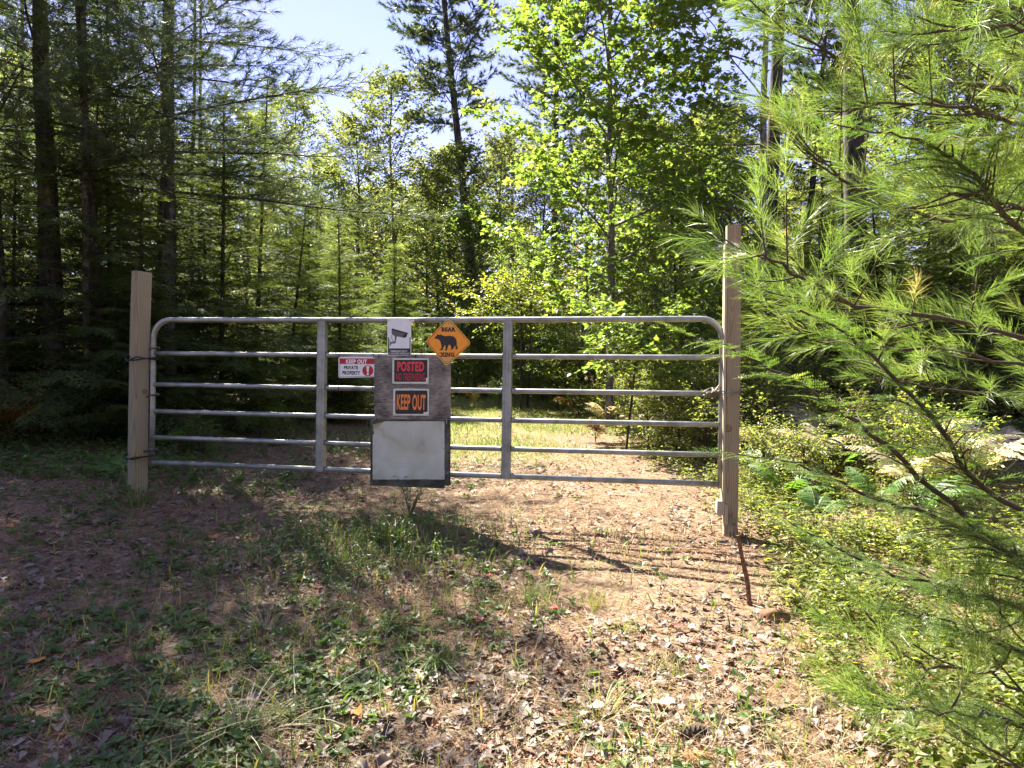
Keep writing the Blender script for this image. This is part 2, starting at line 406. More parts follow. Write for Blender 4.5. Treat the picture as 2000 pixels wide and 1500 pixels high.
def sleeve_mat():
    """milky plastic sleeve with an unreadable, faded typed page"""
    m, t, out = new_mat('faded_notice_paper')
    tcn = N(t, 'ShaderNodeTexCoord')
    n1 = N(t, 'ShaderNodeTexNoise', Scale=5.0, Detail=5.0, Roughness=0.5, Distortion=0.4)
    t.links.new(tcn.outputs['Object'], n1.inputs['Vector'])
    cr = ramp(t, [(0.3, (0.33, 0.33, 0.22)), (0.45, (0.46, 0.47, 0.37)), (0.7, (0.55, 0.56, 0.47))], n1.outputs['Fac'])
    sp = N(t, 'ShaderNodeSeparateXYZ')
    t.links.new(tcn.outputs['Object'], sp.inputs[0])
    ln = N(t, 'ShaderNodeMath', operation='SINE')
    k = N(t, 'ShaderNodeMath', operation='MULTIPLY')
    k.inputs[1].default_value = 330.0
    t.links.new(sp.outputs['Z'], k.inputs[0])
    t.links.new(k.outputs['Value'], ln.inputs[0])
    mpn = N(t, 'ShaderNodeMapping')
    mpn.inputs['Scale'].default_value = (90, 1, 330 / 6.283)
    t.links.new(tcn.outputs['Object'], mpn.inputs['Vector'])
    nw = N(t, 'ShaderNodeTexNoise', Scale=1.0, Detail=1.0)
    t.links.new(mpn.outputs['Vector'], nw.inputs['Vector'])
    ml = N(t, 'ShaderNodeMath', operation='MULTIPLY')
    t.links.new(ln.outputs['Value'], ml.inputs[0])
    t.links.new(nw.outputs['Fac'], ml.inputs[1])
    cl = ramp(t, [(0.12, (0, 0, 0)), (0.4, (1, 1, 1))], ml.outputs['Value'])
    ax = N(t, 'ShaderNodeMath', operation='ABSOLUTE')
    t.links.new(sp.outputs['X'], ax.inputs[0])
    cx = ramp(t, [(0.17, (1, 1, 1)), (0.21, (0, 0, 0))], ax.outputs['Value'])
    zz = N(t, 'ShaderNodeMath', operation='ADD')
    zz.inputs[1].default_value = 0.02
    t.links.new(sp.outputs['Z'], zz.inputs[0])
    az = N(t, 'ShaderNodeMath', operation='ABSOLUTE')
    t.links.new(zz.outputs['Value'], az.inputs[0])
    cz = ramp(t, [(0.12, (1, 1, 1)), (0.16, (0, 0, 0))], az.outputs['Value'])
    a1 = N(t, 'ShaderNodeMath', operation='MULTIPLY')
    a2 = N(t, 'ShaderNodeMath', operation='MULTIPLY')
    a3 = N(t, 'ShaderNodeMath', operation='MULTIPLY')
    a3.inputs[1].default_value = 0.38
    t.links.new(cl.outputs['Color'], a1.inputs[0])
    t.links.new(cx.outputs['Color'], a1.inputs[1])
    t.links.new(a1.outputs['Value'], a2.inputs[0])
    t.links.new(cz.outputs['Color'], a2.inputs[1])
    t.links.new(a2.outputs['Value'], a3.inputs[0])
    mxx = N(t, 'ShaderNodeMixRGB')
    mxx.inputs['Color2'].default_value = (0.36, 0.33, 0.16, 1)
    t.links.new(a3.outputs['Value'], mxx.inputs['Fac'])
    t.links.new(cr.outputs['Color'], mxx.inputs['Color1'])
    p = N(t, 'ShaderNodeBsdfPrincipled')
    p.inputs['Roughness'].default_value = 0.35
    p.inputs['Specular IOR Level'].default_value = 0.5
    t.links.new(mxx.outputs['Color'], p.inputs['Base Color'])
    bu = N(t, 'ShaderNodeBump')
    bu.inputs['Strength'].default_value = 0.35
    bu.inputs['Distance'].default_value = 0.008
    t.links.new(n1.outputs['Fac'], bu.inputs['Height'])
    t.links.new(bu.outputs['Normal'], p.inputs['Normal'])
    t.links.new(p.outputs['BSDF'], out.inputs['Surface'])
    return m


M['bear'] = bear_sign_mat()
M['board'] = board_mat('weathered_plywood', (0.07, 0.06, 0.048), (0.20, 0.175, 0.14), (0.38, 0.33, 0.25))
M['backing'] = board_mat('dark_backing_board', (0.035, 0.036, 0.026), (0.08, 0.08, 0.06), (0.14, 0.135, 0.10))
M['sleeve'] = sleeve_mat()


def ground_mat():
    m, t, out = new_mat('forest_floor')
    tcn = N(t, 'ShaderNodeTexCoord')
    n1 = N(t, 'ShaderNodeTexNoise', Scale=28.0, Detail=9.0, Roughness=0.7)
    n2 = N(t, 'ShaderNodeTexNoise', Scale=1.3, Detail=5.0, Roughness=0.6)
    n3 = N(t, 'ShaderNodeTexVoronoi', Scale=26.0)
    for n in (n1, n2, n3):
        t.links.new(tcn.outputs['Object'], n.inputs['Vector'])
    duff = ramp(t, [(0.28, (0.06, 0.040, 0.026)), (0.45, (0.13, 0.090, 0.058)), (0.6, (0.22, 0.16, 0.108)), (0.78, (0.33, 0.26, 0.19))], n1.outputs['Fac'])
    moss = ramp(t, [(0.3, (0.045, 0.045, 0.018)), (0.5, (0.13, 0.135, 0.04)), (0.7, (0.25, 0.235, 0.08))], n1.outputs['Fac'])
    a = N(t, 'ShaderNodeAttribute', attribute_name='green')
    ad = N(t, 'ShaderNodeMath', operation='MULTIPLY_ADD')
    ad.inputs[1].default_value = 1.1
    ad.inputs[2].default_value = -0.25
    ad.use_clamp = True
    sb = N(t, 'ShaderNodeMath', operation='ADD')
    t.links.new(a.outputs['Fac'], sb.inputs[0])
    sc2 = N(t, 'ShaderNodeMath', operation='MULTIPLY_ADD')
    sc2.inputs[1].default_value = 0.9
    sc2.inputs[2].default_value = -0.45
    t.links.new(n2.outputs['Fac'], sc2.inputs[0])
    t.links.new(sc2.outputs['Value'], sb.inputs[1])
    t.links.new(sb.outputs['Value'], ad.inputs[0])
    mg = N(t, 'ShaderNodeMixRGB')
    t.links.new(ad.outputs['Value'], mg.inputs['Fac'])
    t.links.new(duff.outputs['Color'], mg.inputs['Color1'])
    t.links.new(moss.outputs['Color'], mg.inputs['Color2'])
    vc = ramp(t, [(0.0, (0.75, 0.7, 0.66)), (0.5, (1.1, 1.05, 1.0))], n3.outputs['Distance'])
    m2 = N(t, 'ShaderNodeMixRGB', blend_type='MULTIPLY')
    m2.inputs['Fac'].default_value = 0.6
    t.links.new(mg.outputs['Color'], m2.inputs['Color1'])
    t.links.new(vc.outputs['Color'], m2.inputs['Color2'])
    p = N(t, 'ShaderNodeBsdfPrincipled')
    p.inputs['Roughness'].default_value = 0.95
    p.inputs['Specular IOR Level'].default_value = 0.12
    t.links.new(m2.outputs['Color'], p.inputs['Base Color'])
    bu = N(t, 'ShaderNodeBump')
    bu.inputs['Strength'].default_value = 0.8
    bu.inputs['Distance'].default_value = 0.02
    t.links.new(n1.outputs['Fac'], bu.inputs['Height'])
    t.links.new(bu.outputs['Normal'], p.inputs['Normal'])
    t.links.new(p.outputs['BSDF'], out.inputs['Surface'])
    return m


M['ground'] = ground_mat()


# ------------------------------------------------------------------ geometry helpers
class Geo:
    def __init__(s):
        s.V, s.F, s.A, s.n = [], [], [], 0

    def add(s, V, F, rnd=0.5):
        V = np.asarray(V, float).reshape(-1, 3)
        F = np.asarray(F, np.int64).reshape(-1, 3)
        s.V.append(V)
        s.F.append(F + s.n)
        s.A.append(np.full(len(V), rnd) if np.isscalar(rnd) else np.asarray(rnd, float))
        s.n += len(V)

    def arrays(s):
        if not s.V:
            return np.zeros((0, 3)), np.zeros((0, 3), np.int64), np.zeros(0)
        return np.concatenate(s.V), np.concatenate(s.F), np.concatenate(s.A)

    def mesh(s, name, mat, smooth=False):
        V, F, A = s.arrays()
        me = bpy.data.meshes.new(name)
        me.vertices.add(len(V))
        me.vertices.foreach_set('co', V.astype(np.float32).ravel())
        me.loops.add(len(F) * 3)
        me.loops.foreach_set('vertex_index', F.astype(np.int32).ravel())
        me.polygons.add(len(F))
        me.polygons.foreach_set('loop_start', np.arange(0, len(F) * 3, 3, dtype=np.int32))
        me.polygons.foreach_set('use_smooth', np.full(len(F), smooth))
        at_ = me.attributes.new('rnd', 'FLOAT', 'POINT')
        at_.data.foreach_set('value', A.astype(np.float32))
        me.update(calc_edges=True)
        if mat:
            me.materials.append(mat)
        return me


def norm(v):
    v = np.asarray(v, float)
    return v / np.maximum(np.linalg.norm(v, axis=-1, keepdims=True), 1e-9)


def frames(y, z):
    """rotation matrices with local +Y along y and local +Z near z"""
    y = norm(y)
    x = norm(np.cross(y, z))
    z = np.cross(x, y)
    return np.stack([x, y, z], axis=-1)


def inst(G, PV, PF, pos, Rm, s, rnd):
    """many copies of a small shape (PV, PF) in one go"""
    k, n = len(pos), len(PV)
    if k == 0:
        return
    s = np.broadcast_to(np.asarray(s, float), (k,))
    V = np.einsum('kij,nj->kni', Rm, PV) * s[:, None, None] + pos[:, None, :]
    F = PF[None] + (np.arange(k) * n)[:, None, None]
    G.add(V.reshape(-1, 3), F.reshape(-1, 3), np.repeat(np.broadcast_to(rnd, (k,)), n))


def tube(G, pts, rad, sides=6, cap=True, rnd=0.5):
    pts = np.asarray(pts, float)
    n = len(pts)
    rad = np.broadcast_to(np.asarray(rad, float), (n,))
    d = np.gradient(pts, axis=0)
    d = norm(d)
    ref = np.eye(3)[[2, 0, 1]][np.argmin(np.abs(d[:, [2, 0, 1]]).max(0) - (np.abs(d[:, [2, 0, 1]]).max(0) < 0.9) * np.array([0.9, 0.02, 0.01]))]
    u = norm(np.cross(d, ref))
    v = np.cross(d, u)
    a = np.arange(sides) / sides * 2 * math.pi
    ring = (u[:, None] * np.cos(a)[None, :, None] + v[:, None] * np.sin(a)[None, :, None]) * rad[:, None, None] + pts[:, None]
    V = ring.reshape(-1, 3)
    i = np.arange(n - 1)[:, None] * sides
    j = np.arange(sides)[None]
    j2 = (j + 1) % sides
    q = np.stack([i + j, i + j2, i + sides + j2, i + sides + j], -1).reshape(-1, 4)
    F = np.concatenate([q[:, [0, 2, 1]], q[:, [0, 3, 2]]])
    if cap:
        c0, c1 = len(V), len(V) + 1
        V = np.concatenate([V, pts[:1], pts[-1:]])
        jj = np.arange(sides)
        F = np.concatenate([F, np.stack([np.full(sides, c0), jj, (jj + 1) % sides], -1),
                            np.stack([np.full(sides, c1), (n - 1) * sides + (jj + 1) % sides, (n - 1) * sides + jj], -1)])
    G.add(V, F, rnd)


def box(G, lo, hi, rnd=0.5):
    x0, y0, z0 = lo
    x1, y1, z1 = hi
    V = [(x0, y0, z0), (x1, y0, z0), (x1, y1, z0), (x0, y1, z0), (x0, y0, z1), (x1, y0, z1), (x1, y1, z1), (x0, y1, z1)]
    Q = [(0, 3, 2, 1), (4, 5, 6, 7), (0, 1, 5, 4), (1, 2, 6, 5), (2, 3, 7, 6), (3, 0, 4, 7)]
    G.add(V, [f for q in Q for f in ((q[0], q[1], q[2]), (q[0], q[2], q[3]))], rnd)


def prism(G, poly, y0, y1, rnd=0.5):
    """polygon in local x-z, extruded from y0 (front) to y1 (back)"""
    poly = np.asarray(poly, float)
    n = len(poly)
    tri = np.array(tessellate_polygon([[Vector((p[0], p[1], 0)) for p in poly]]))
    area = sum(poly[i][0] * poly[(i + 1) % n][1] - poly[(i + 1) % n][0] * poly[i][1] for i in range(n))
    V = np.array([(p[0], y0, p[1]) for p in poly] + [(p[0], y1, p[1]) for p in poly])
    F = [tuple(a) for a in tri] + [tuple(a[::-1] + n) for a in tri]
    for i in range(n):
        j = (i + 1) % n
        F += [(i, j + n, j), (i, i + n, j + n)] if area > 0 else [(i, j, j + n), (i, j + n, i + n)]
    G.add(V, F, rnd)


def resample(pts, n):
    """smooth (Catmull-Rom) resampling of control points"""
    P = np.asarray(pts, float)
    if len(P) == 2:
        return P[0] + (P[1] - P[0]) * np.linspace(0, 1, n)[:, None]
    Q = np.concatenate([[2 * P[0] - P[1]], P, [2 * P[-1] - P[-2]]])
    tt = np.linspace(0, len(P) - 1 - 1e-6, n)
    k = tt.astype(int)
    f = (tt - k)[:, None]
    a, b, c, d = Q[k], Q[k + 1], Q[k + 2], Q[k + 3]
    return 0.5 * (2 * b + (c - a) * f + (2 * a - 5 * b + 4 * c - d) * f ** 2 + (3 * b - a - 3 * c + d) * f ** 3)


def along(P, t):
    """points and unit tangents at fractions t of polyline P"""
    P = np.asarray(P)
    x = np.clip(np.asarray(t), 0, 1) * (len(P) - 1)
    k = np.minimum(x.astype(int), len(P) - 2)
    f = (x - k)[:, None]
    return P[k] * (1 - f) + P[k + 1] * f, norm(P[k + 1] - P[k])


def bpath(r, base, d, L, n=7, rise=0.0, wig=0.06):
    """a wandering branch: rise > 0 turns up, < 0 sags"""
    d = norm(d)
    s = np.linspace(0, 1, n)
    P = np.asarray(base) + d * (L * s)[:, None]
    P[:, 2] += rise * L * s ** 2
    w = r.normal(0, wig * L, (n, 3)) * s[:, None] * 0.5
    return P + np.cumsum(w, 0) * 0.5


def vnoise(x, y, scale, seed):
    r = np.random.default_rng(seed)
    T = r.random((64, 64))
    x = np.asarray(x) / scale + 100
    y = np.asarray(y) / scale + 100
    i, j = np.floor(x).astype(int), np.floor(y).astype(int)
    f, g = x - i, y - j
    f, g = f * f * (3 - 2 * f), g * g * (3 - 2 * g)
    a, b, c, d = T[i % 64, j % 64], T[(i + 1) % 64, j % 64], T[i % 64, (j + 1) % 64], T[(i + 1) % 64, (j + 1) % 64]
    return (a * (1 - f) + b * f) * (1 - g) + (c * (1 - f) + d * f) * g


def sstep(a, b, x):
    t = np.clip((np.asarray(x, float) - a) / (b - a), 0, 1)
    return t * t * (3 - 2 * t)


def tag(o, label=None, cat=None, group=None, kind=None):
    if label:
        o['label'] = label
    if cat:
        o['category'] = cat
    if group:
        o['group'] = group
    if kind:
        o['kind'] = kind
    return o


def ob(name, me, parent=None, loc=None, rot=None, scale=None):
    o = bpy.data.objects.new(name, me)
    col.objects.link(o)
    if parent is not None:
        o.parent = parent
    if loc is not None:
        o.location = loc
    if rot is not None:
        o.rotation_euler = rot
    if scale is not None:
        o.scale = (scale,) * 3 if np.isscalar(scale) else scale
    return o


# ------------------------------------------------------------------ the ground
LANE = np.array([(-30, -0.2), (0, -0.3), (4, -0.35), (6, -0.5), (9, -0.2), (13, -0.6), (17, -1.3), (21, -2.4), (26, -4.6), (34, -10.0), (60, -30)])


def lane_x(y):
    return np.interp(y, LANE[:, 0], LANE[:, 1])


def gz(x, y):
    x, y = np.asarray(x, float), np.asarray(y, float)
    z = 0.11 * sstep(2.0, 6.2, y) + 0.05 * sstep(-1.0, -4.0, x) * sstep(3, 6, y)
    off = np.abs(x - lane_x(y))
    z = z + 0.22 * sstep(2.0, 6.0, off) + 0.55 * sstep(9, 30, np.abs(y - 4)) * 0.5
    z = z + 0.05 * (vnoise(x, y, 1.1, 3) - 0.5) + 0.025 * (vnoise(x, y, 0.33, 4) - 0.5) + 0.25 * sstep(1.5, 5, off) * (vnoise(x, y, 2.7, 5) - 0.4)
    return z + sstep(45, 260, np.hypot(x, y)) * 5.0


def greenness(x, y):
    off = np.abs(x - lane_x(y))
    g = 0.75 * sstep(7.0, 10.5, y) * sstep(2.6, 1.2, off) * sstep(1.2, -0.6, x - 0.35 * (12 - y) * (y < 12))
    g = np.maximum(g, 0.85 * sstep(10.5, 13, y) * sstep(3.6, 2.0, np.abs(x - lane_x(y) - 0.8)))
    g = np.maximum(g, 0.62 * np.exp(-(((x + 1.0) / 1.0) ** 2 + ((y - 4.9) / 0.9) ** 2)))
    g = np.maximum(g, 0.20 * sstep(9, 4, y))
    g = np.maximum(g, 0.35 * sstep(1.4, 2.2, x - 0.12 * y) * sstep(2, 3, y) * sstep(20, 12, y))
    return g


def graded(segments):
    out = [segments[0][0]]
    for a, b, step in segments:
        n = max(1, int(round((b - a) / step)))
        out += list(np.linspace(a, b, n + 1)[1:])
    return np.array(out)


gx = graded([(-420, -60, 60), (-60, -20, 5), (-20, -7, 0.6), (-7, -3.2, 0.12), (-3.2, 3.2, 0.05), (3.2, 7, 0.12), (7, 20, 0.6), (20, 60, 5), (60, 420, 60)])
gy = graded([(-60, -10, 10), (-10, 0, 1.0), (0, 1.6, 0.2), (1.6, 7.0, 0.05), (7, 14, 0.14), (14, 34, 0.6), (34, 80, 5), (80, 620, 60)])
X, Y = np.meshgrid(gx, gy)
GV = np.stack([X, Y, gz(X, Y)], -1).reshape(-1, 3)
nx, ny = len(gx), len(gy)
ii, jj = np.meshgrid(np.arange(nx - 1), np.arange(ny - 1))
a = (jj * nx + ii).ravel()
q = np.stack([a, a + 1, a + nx + 1, a + nx], -1)
cxy = GV[q].mean(1)
on_lane = (np.abs(cxy[:, 0] - lane_x(cxy[:, 1])) < 1.5 + 0.5 * (vnoise(cxy[:, 0], cxy[:, 1], 0.8, 9) - 0.5)) & (cxy[:, 1] > -30) & (cxy[:, 1] < 40)


def ground_piece(name, quads):
    used, inv = np.unique(quads, return_inverse=True)
    qq = inv.reshape(-1, 4)
    V = GV[used]
    F = np.concatenate([qq[:, [0, 1, 2]], qq[:, [0, 2, 3]]])
    G = Geo()
    G.add(V, F, 0.5)
    me = G.mesh(name, M['ground'], True)
    g = me.attributes.new('green', 'FLOAT', 'POINT')
    g.data.foreach_set('value', greenness(V[:, 0], V[:, 1]).astype(np.float32))
    return tag(ob(name, me), kind='structure')


ground = ground_piece('ground', q[~on_lane])
track = ground_piece('forest_track', q[on_lane])


# ------------------------------------------------------------------ leaf, needle and spray shapes
def maple_shape(curl=0.25):
    pol = [(0, -0.06), (0.12, 0.0), (0.36, -0.02), (0.27, 0.14), (0.52, 0.34), (0.33, 0.38), (0.34, 0.56), (0.16, 0.50), (0.14, 0.72), (0, 1.0)]
    pts = pol + [(-x, y) for x, y in pol[-2:0:-1]]
    V = [(0, 0.25, 0)] + [(x, y, curl * (x * x * 1.2 - (y - 0.3) ** 2 * 0.6)) for x, y in pts]
    n = len(pts)
    return np.array(V), np.array([(0, 1 + i, 1 + (i + 1) % n) for i in range(n)])


def lobed_shape(curl=0.3, wid=(0.05, 0.16, 0.12, 0.27, 0.15, 0.33, 0.2, 0.24, 0.02), cup=0.6, twist=0.0):
    k = len(wid)
    V, F = [], []
    for i, w in enumerate(wid):
        y = i / (k - 1)
        zc = -curl * (y - 0.4) ** 2 + twist * y
        V += [(-w, y + 0.04 * (i % 2), zc + cup * w * w * 2 + twist * w), (0, y, zc), (w, y + 0.04 * (i % 2), zc + cup * w * w * 2 - twist * w)]
    for i in range(k - 1):
        b = i * 3
        F += [(b, b + 1, b + 4), (b, b + 4, b + 3), (b + 1, b + 2, b + 5), (b + 1, b + 5, b + 4)]
    return np.array(V), np.array(F)


def oval_shape(w=0.28, fold=0.12, droop=0.15):
    V = [(0, 0, 0), (-w, 0.4, fold), (w, 0.4, fold), (0, 0.45, 0), (0, 1.0, -droop)]
    return np.array(V, float), np.array([(0, 3, 1), (0, 2, 3), (3, 4, 1), (3, 2, 4)])


def kite_shape(w=0.36, fold=0.10):
    V = [(0, 0, 0), (-w, 0.5, fold), (w, 0.5, fold), (0, 1.0, -0.12)]
    return np.array(V, float), np.array([(0, 3, 1), (0, 2, 3)])


def blade_shape(bend=0.6, w=0.02, n=4):
    V, F = [], []
    for i in range(n):
        t = i / n
        V += [(-w * (1 - t * 0.6), bend * t * t, t * (1 - 0.35 * bend * t)), (w * (1 - t * 0.6), bend * t * t, t * (1 - 0.35 * bend * t))]
    V.append((0, bend, 1 - 0.35 * bend))
    for i in range(n - 1):
        b = i * 2
        F += [(b, b + 1, b + 3), (b, b + 3, b + 2)]
    F.append((2 * n - 2, 2 * n - 1, 2 * n))
    return np.array(V), np.array(F)


def needle_tuft(r, n, length, width, stem=0.6, spread=(0.35, 0.95), segs=1):
    """a shoot along +Y of length `stem` set with needles; unit is metres"""
    V, F = [], []
    for i in range(n):
        y0 = stem * (r.random() ** 0.7)
        a = r.random() * 2 * math.pi
        sp = r.uniform(*spread) * (1.15 - 0.55 * y0 / max(stem, 1e-6))
        d = np.array([math.cos(a) * math.sin(sp), math.cos(sp), math.sin(a) * math.sin(sp)])
        L = length * r.uniform(0.75, 1.1)
        p0 = np.array([0, y0, 0])
        side = norm(np.cross(d, r.normal(size=3))) * width * 0.5
        b = len(V)
        if segs == 1:
            V += [p0 - side, p0 + side, p0 + d * L + np.array([0, 0, -0.08 * L])]
            F += [(b, b + 1, b + 2)]
        else:
            pm = p0 + d * L * 0.55
            pe = p0 + d * L + np.array([0, 0, -0.10 * L]) + r.normal(0, 0.04 * L, 3)
            V += [p0 - side, p0 + side, pm - side, pm + side, pe]
            F += [(b, b + 1, b + 3), (b, b + 3, b + 2), (b + 2, b + 3, b + 4)]
    return np.array(V), np.array(F)


def comb(V, F, p0, p1, wn, nn, ln, r, up=0.15):
    """two flat rows of needles along the twig p0-p1"""
    p0, p1 = np.asarray(p0, float), np.asarray(p1, float)
    d = norm(p1 - p0)
    s = norm(np.cross(d, (0, 0, 1.0)))
    L = np.linalg.norm(p1 - p0)
    for i in range(nn):
        for sg in (-1, 1):
            b = len(V)
            c = p0 + (p1 - p0) * ((i + 0.5 + 0.25 * sg) / nn)
            dd = norm(s * sg * 0.85 + d * 0.5 + np.array([0, 0, r.normal(up, 0.15)]))
            l = ln * r.uniform(0.8, 1.1) * (1 - 0.35 * (i / nn) ** 3)
            V += [c - d * wn * 0.5, c + d * wn * 0.5, c + dd * l]
            F += [(b, b + 1, b + 2)]


def hemlock_spray(r, pairs, nn, ln, wn, lat=0.42):
    """flat lacy spray, length 1 along +Y"""
    V, F = [], []
    ax = [np.array([0, t, -0.16 * t * t]) for t in np.linspace(0, 1, 4)]
    for a0, a1 in zip(ax[:-1], ax[1:]):
        comb(V, F, a0, a1, wn, max(2, nn), ln, r)
    for k in range(pairs):
        t = 0.08 + 0.84 * k / pairs
        for sg in (-1, 1):
            L = lat * (1 - t) ** 0.75 * r.uniform(0.75, 1.15) + 0.05
            ang = R(r.uniform(42, 58))
            p0 = np.array([0, t, -0.16 * t * t])
            p1 = p0 + np.array([sg * math.sin(ang) * L, math.cos(ang) * L, -0.10 * L + r.normal(0, 0.02)])
            comb(V, F, p0, p1, wn, max(2, int(round(nn * L / 0.33 * 0.75))), ln, r)
            b = len(V)                                           # the twig itself
            V += [p0 + (0, -wn * .25, 0), p0 + (0, wn * .25, 0), p1]
            F += [(b, b + 1, b + 2)]
    b = len(V)
    V += [np.array((-wn * .4, 0, 0)), np.array((wn * .4, 0, 0)), np.array((0, 1, -0.16))]
    F += [(b, b + 1, b + 2)]
    return np.array(V), np.array(F)


def rand_rot(r, k, tilt=0.4, up=(0, 0, 1)):
    a = r.random(k) * 2 * math.pi
    y = np.stack([np.cos(a), np.sin(a), r.normal(0, tilt * 0.6, k)], -1)
    z = np.array(up) + r.normal(0, tilt, (k, 3))
    return frames(y, z)


# ------------------------------------------------------------------ tree builders: return (wood mesh, crown mesh)
def trunk_path(r, H, lean=(0, 0), wob=0.01, n=14):
    s = np.linspace(0, 1, n)
    P = np.zeros((n, 3))
    P[:, 2] = s * H - 0.25
    P[:, 0] = lean[0] * H * s + np.cumsum(r.normal(0, wob, n)) * H * 0.12
    P[:, 1] = lean[1] * H * s + np.cumsum(r.normal(0, wob, n)) * H * 0.12
    P[0, :2] = 0
    return P


def trunk_tube(W, P, r0, r1, sides, r, flare=0.35):
    n = len(P)
    s = np.linspace(0, 1, n)
    rad = r0 + (r1 - r0) * s ** 0.9
    rad[0] *= 1 + flare
    tube(W, P, rad * (1 + r.normal(0, 0.03, n)), sides)


def leaf_twigs(r, L, base, d, length, nl, shapes, size, flat=0.35, droop=0.25, rnd_lo=0.0, rnd_hi=1.0):
    """leaves set alternately along many twigs"""
    k = len(base)
    d = norm(d)
    side = norm(np.cross(d, np.array([0, 0, 1.0])) + 1e-6)
    tint = r.random(k)
    for j in range(nl):
        f = (j + 0.6) / nl
        sg = 1 if j % 2 else -1
        if j == nl - 1:
            ax = d + r.normal(0, 0.25, (k, 3))
        else:
            ax = d * 0.55 + side * sg * 0.8 + r.normal(0, 0.3, (k, 3))
        ax[:, 2] -= droop * r.random(k)
        pos = base + d * (length * f)[:, None] + r.normal(0, 0.02, (k, 3))
        pos[:, 2] -= 0.12 * length * f * f
        z = np.array([0, 0, 1.0]) + r.normal(0, flat, (k, 3))
        Rm = frames(ax, z)
        sz = size * r.uniform(0.65, 1.2, k)
        rd = np.clip(rnd_lo + (rnd_hi - rnd_lo) * (0.45 * tint + 0.55 * r.random(k)), 0, 1)
        w = r.integers(0, len(shapes), k)
        for q_, (PV, PF) in enumerate(shapes):
            m = w == q_
            inst(L, PV, PF, pos[m], Rm[m], sz[m], rd[m])


def limb_set(r, W, L, base, d, length, rad, nsub, ntw, nl, shapes, size, rise=0.1, twig=0.4, spread=0.8, sides=5, sub=0.42, **kw):
    """one limb with sub-branches, twigs and leaves"""
    P = bpath(r, base, d, length, 8, rise, 0.07)
    tube(W, P, np.linspace(rad, rad * 0.25, 8), sides, False)
    t = np.linspace(0.22, 1.0, nsub)
    bp, bd = along(P, t)
    TB, TD, TL = [], [], []
    for i in range(nsub):
        sg = 1 if i % 2 else -1
        h = norm(np.cross(bd[i], (0, 0, 1.0)))
        dd = bd[i] * (0.65 if i < nsub - 1 else 1.0) + h * sg * spread * (1 if i < nsub - 1 else 0) + r.normal(0, 0.22, 3)
        sl = length * sub * (1.05 - 0.55 * t[i]) * r.uniform(0.75, 1.2)
        Q = bpath(r, bp[i], dd, sl, 5, rise * 0.5, 0.08)
        tube(W, Q, np.linspace(rad * 0.4 * (1.1 - 0.6 * t[i]), 0.004, 5), 3, False)
        qp, qd = along(Q, np.linspace(0.15, 1.0, ntw))
        for j in range(ntw):
            s2 = 1 if j % 2 else -1
            hh = norm(np.cross(qd[j], (0, 0, 1.0)))
            TB.append(qp[j])
            TD.append(qd[j] * 0.7 + hh * s2 * 0.75 * (j < ntw - 1) + r.normal(0, 0.25, 3))
            TL.append(twig * r.uniform(0.6, 1.2))
    TB, TD, TL = np.array(TB), norm(np.array(TD)), np.array(TL)
    for b_, d_, l_ in zip(TB, TD, TL):
        tube(W, [b_, b_ + d_ * l_ * 0.9], [0.005, 0.002], 3, False)
    leaf_twigs(r, L, TB, TD, TL, nl, shapes, size, **kw)


def broadleaf(seed, H, r0, base, nlimb, reach, nsub, ntw, nl, shapes, size, lean=(0, 0), mat='decid', bark='bark_grey', top=1.0, **kw):
    r = np.random.default_rng(seed)
    W, L = Geo(), Geo()
    P = trunk_path(r, H, lean, 0.03)
    trunk_tube(W, P, r0, 0.02, 9, r)
    t = np.linspace(base / H, 0.97, nlimb)
    bp, _ = along(P, t)
    az = r.random() * 6.28
    for i in range(nlimb):
        az += 2.4 + r.normal(0, 0.3)
        u = (t[i] - base / H) / (0.97 - base / H)
        ln = reach * (math.sin(math.pi * (0.18 + 0.78 * u)) ** 0.8) * r.uniform(0.8, 1.15)
        el = 0.25 + 0.9 * u * top
        limb_set(r, W, L, bp[i], (math.cos(az), math.sin(az), el), max(0.5, ln), max(0.012, r0 * 0.35 * (1 - 0.6 * u)), nsub, ntw, nl, shapes, size, **kw)
    return W.mesh('trunk', M[bark], True), L.mesh('crown', M[mat])


def conifer(seed, H, r0, base, nbr, reach_fn, spr_fn, rise, elev, mat, bark, whorl=0, lean=(0, 0), dead=0, sides=9, wob=0.006):
    """conical tree; spr_fn(r, L, W, P, length) dresses each branch path"""
    r = np.random.default_rng(seed)
    W, L = Geo(), Geo()
    P = trunk_path(r, H, lean, wob)
    trunk_tube(W, P, r0, 0.012, sides, r)
    az = 0.0
    for i in range(nbr):
        f = (i + r.random() * 0.7) / nbr
        if whorl:
            f = (math.floor(f * whorl) + r.random() * 0.12) / whorl
        z = base + (H * 0.985 - base) * f
        az += 2.399 + r.normal(0, 0.25)
        ln = reach_fn(f) * r.uniform(0.75, 1.15)
        if ln < 0.06:
            continue
        bp, _ = along(P, [(z + 0.25) / H])
        e = elev[0] + (elev[1] - elev[0]) * f + r.normal(0, 0.08)
        Q = bpath(r, bp[0], (math.cos(az), math.sin(az), e), ln, 7, rise, 0.035)
        tube(W, Q, np.linspace(max(0.006, r0 * 0.15 * (1 - 0.75 * f)), 0.003, 7), 4, False)
        spr_fn(r, L, W, Q, ln)
    for i in range(dead):                                        # bare dead branches under the crown
        z = r.uniform(min(0.4, base * 0.5), base)
        a_ = r.random() * 6.28
        bp, _ = along(P, [(z + 0.25) / H])
        Q = bpath(r, bp[0], (math.cos(a_), math.sin(a_), r.normal(0.0, 0.2)), r.uniform(0.4, 1.5), 5, -0.08, 0.08)
        tube(W, Q, np.linspace(0.012, 0.003, 5), 3, False)
    return W.mesh('trunk', M[bark], True), L.mesh('crown', M[mat])


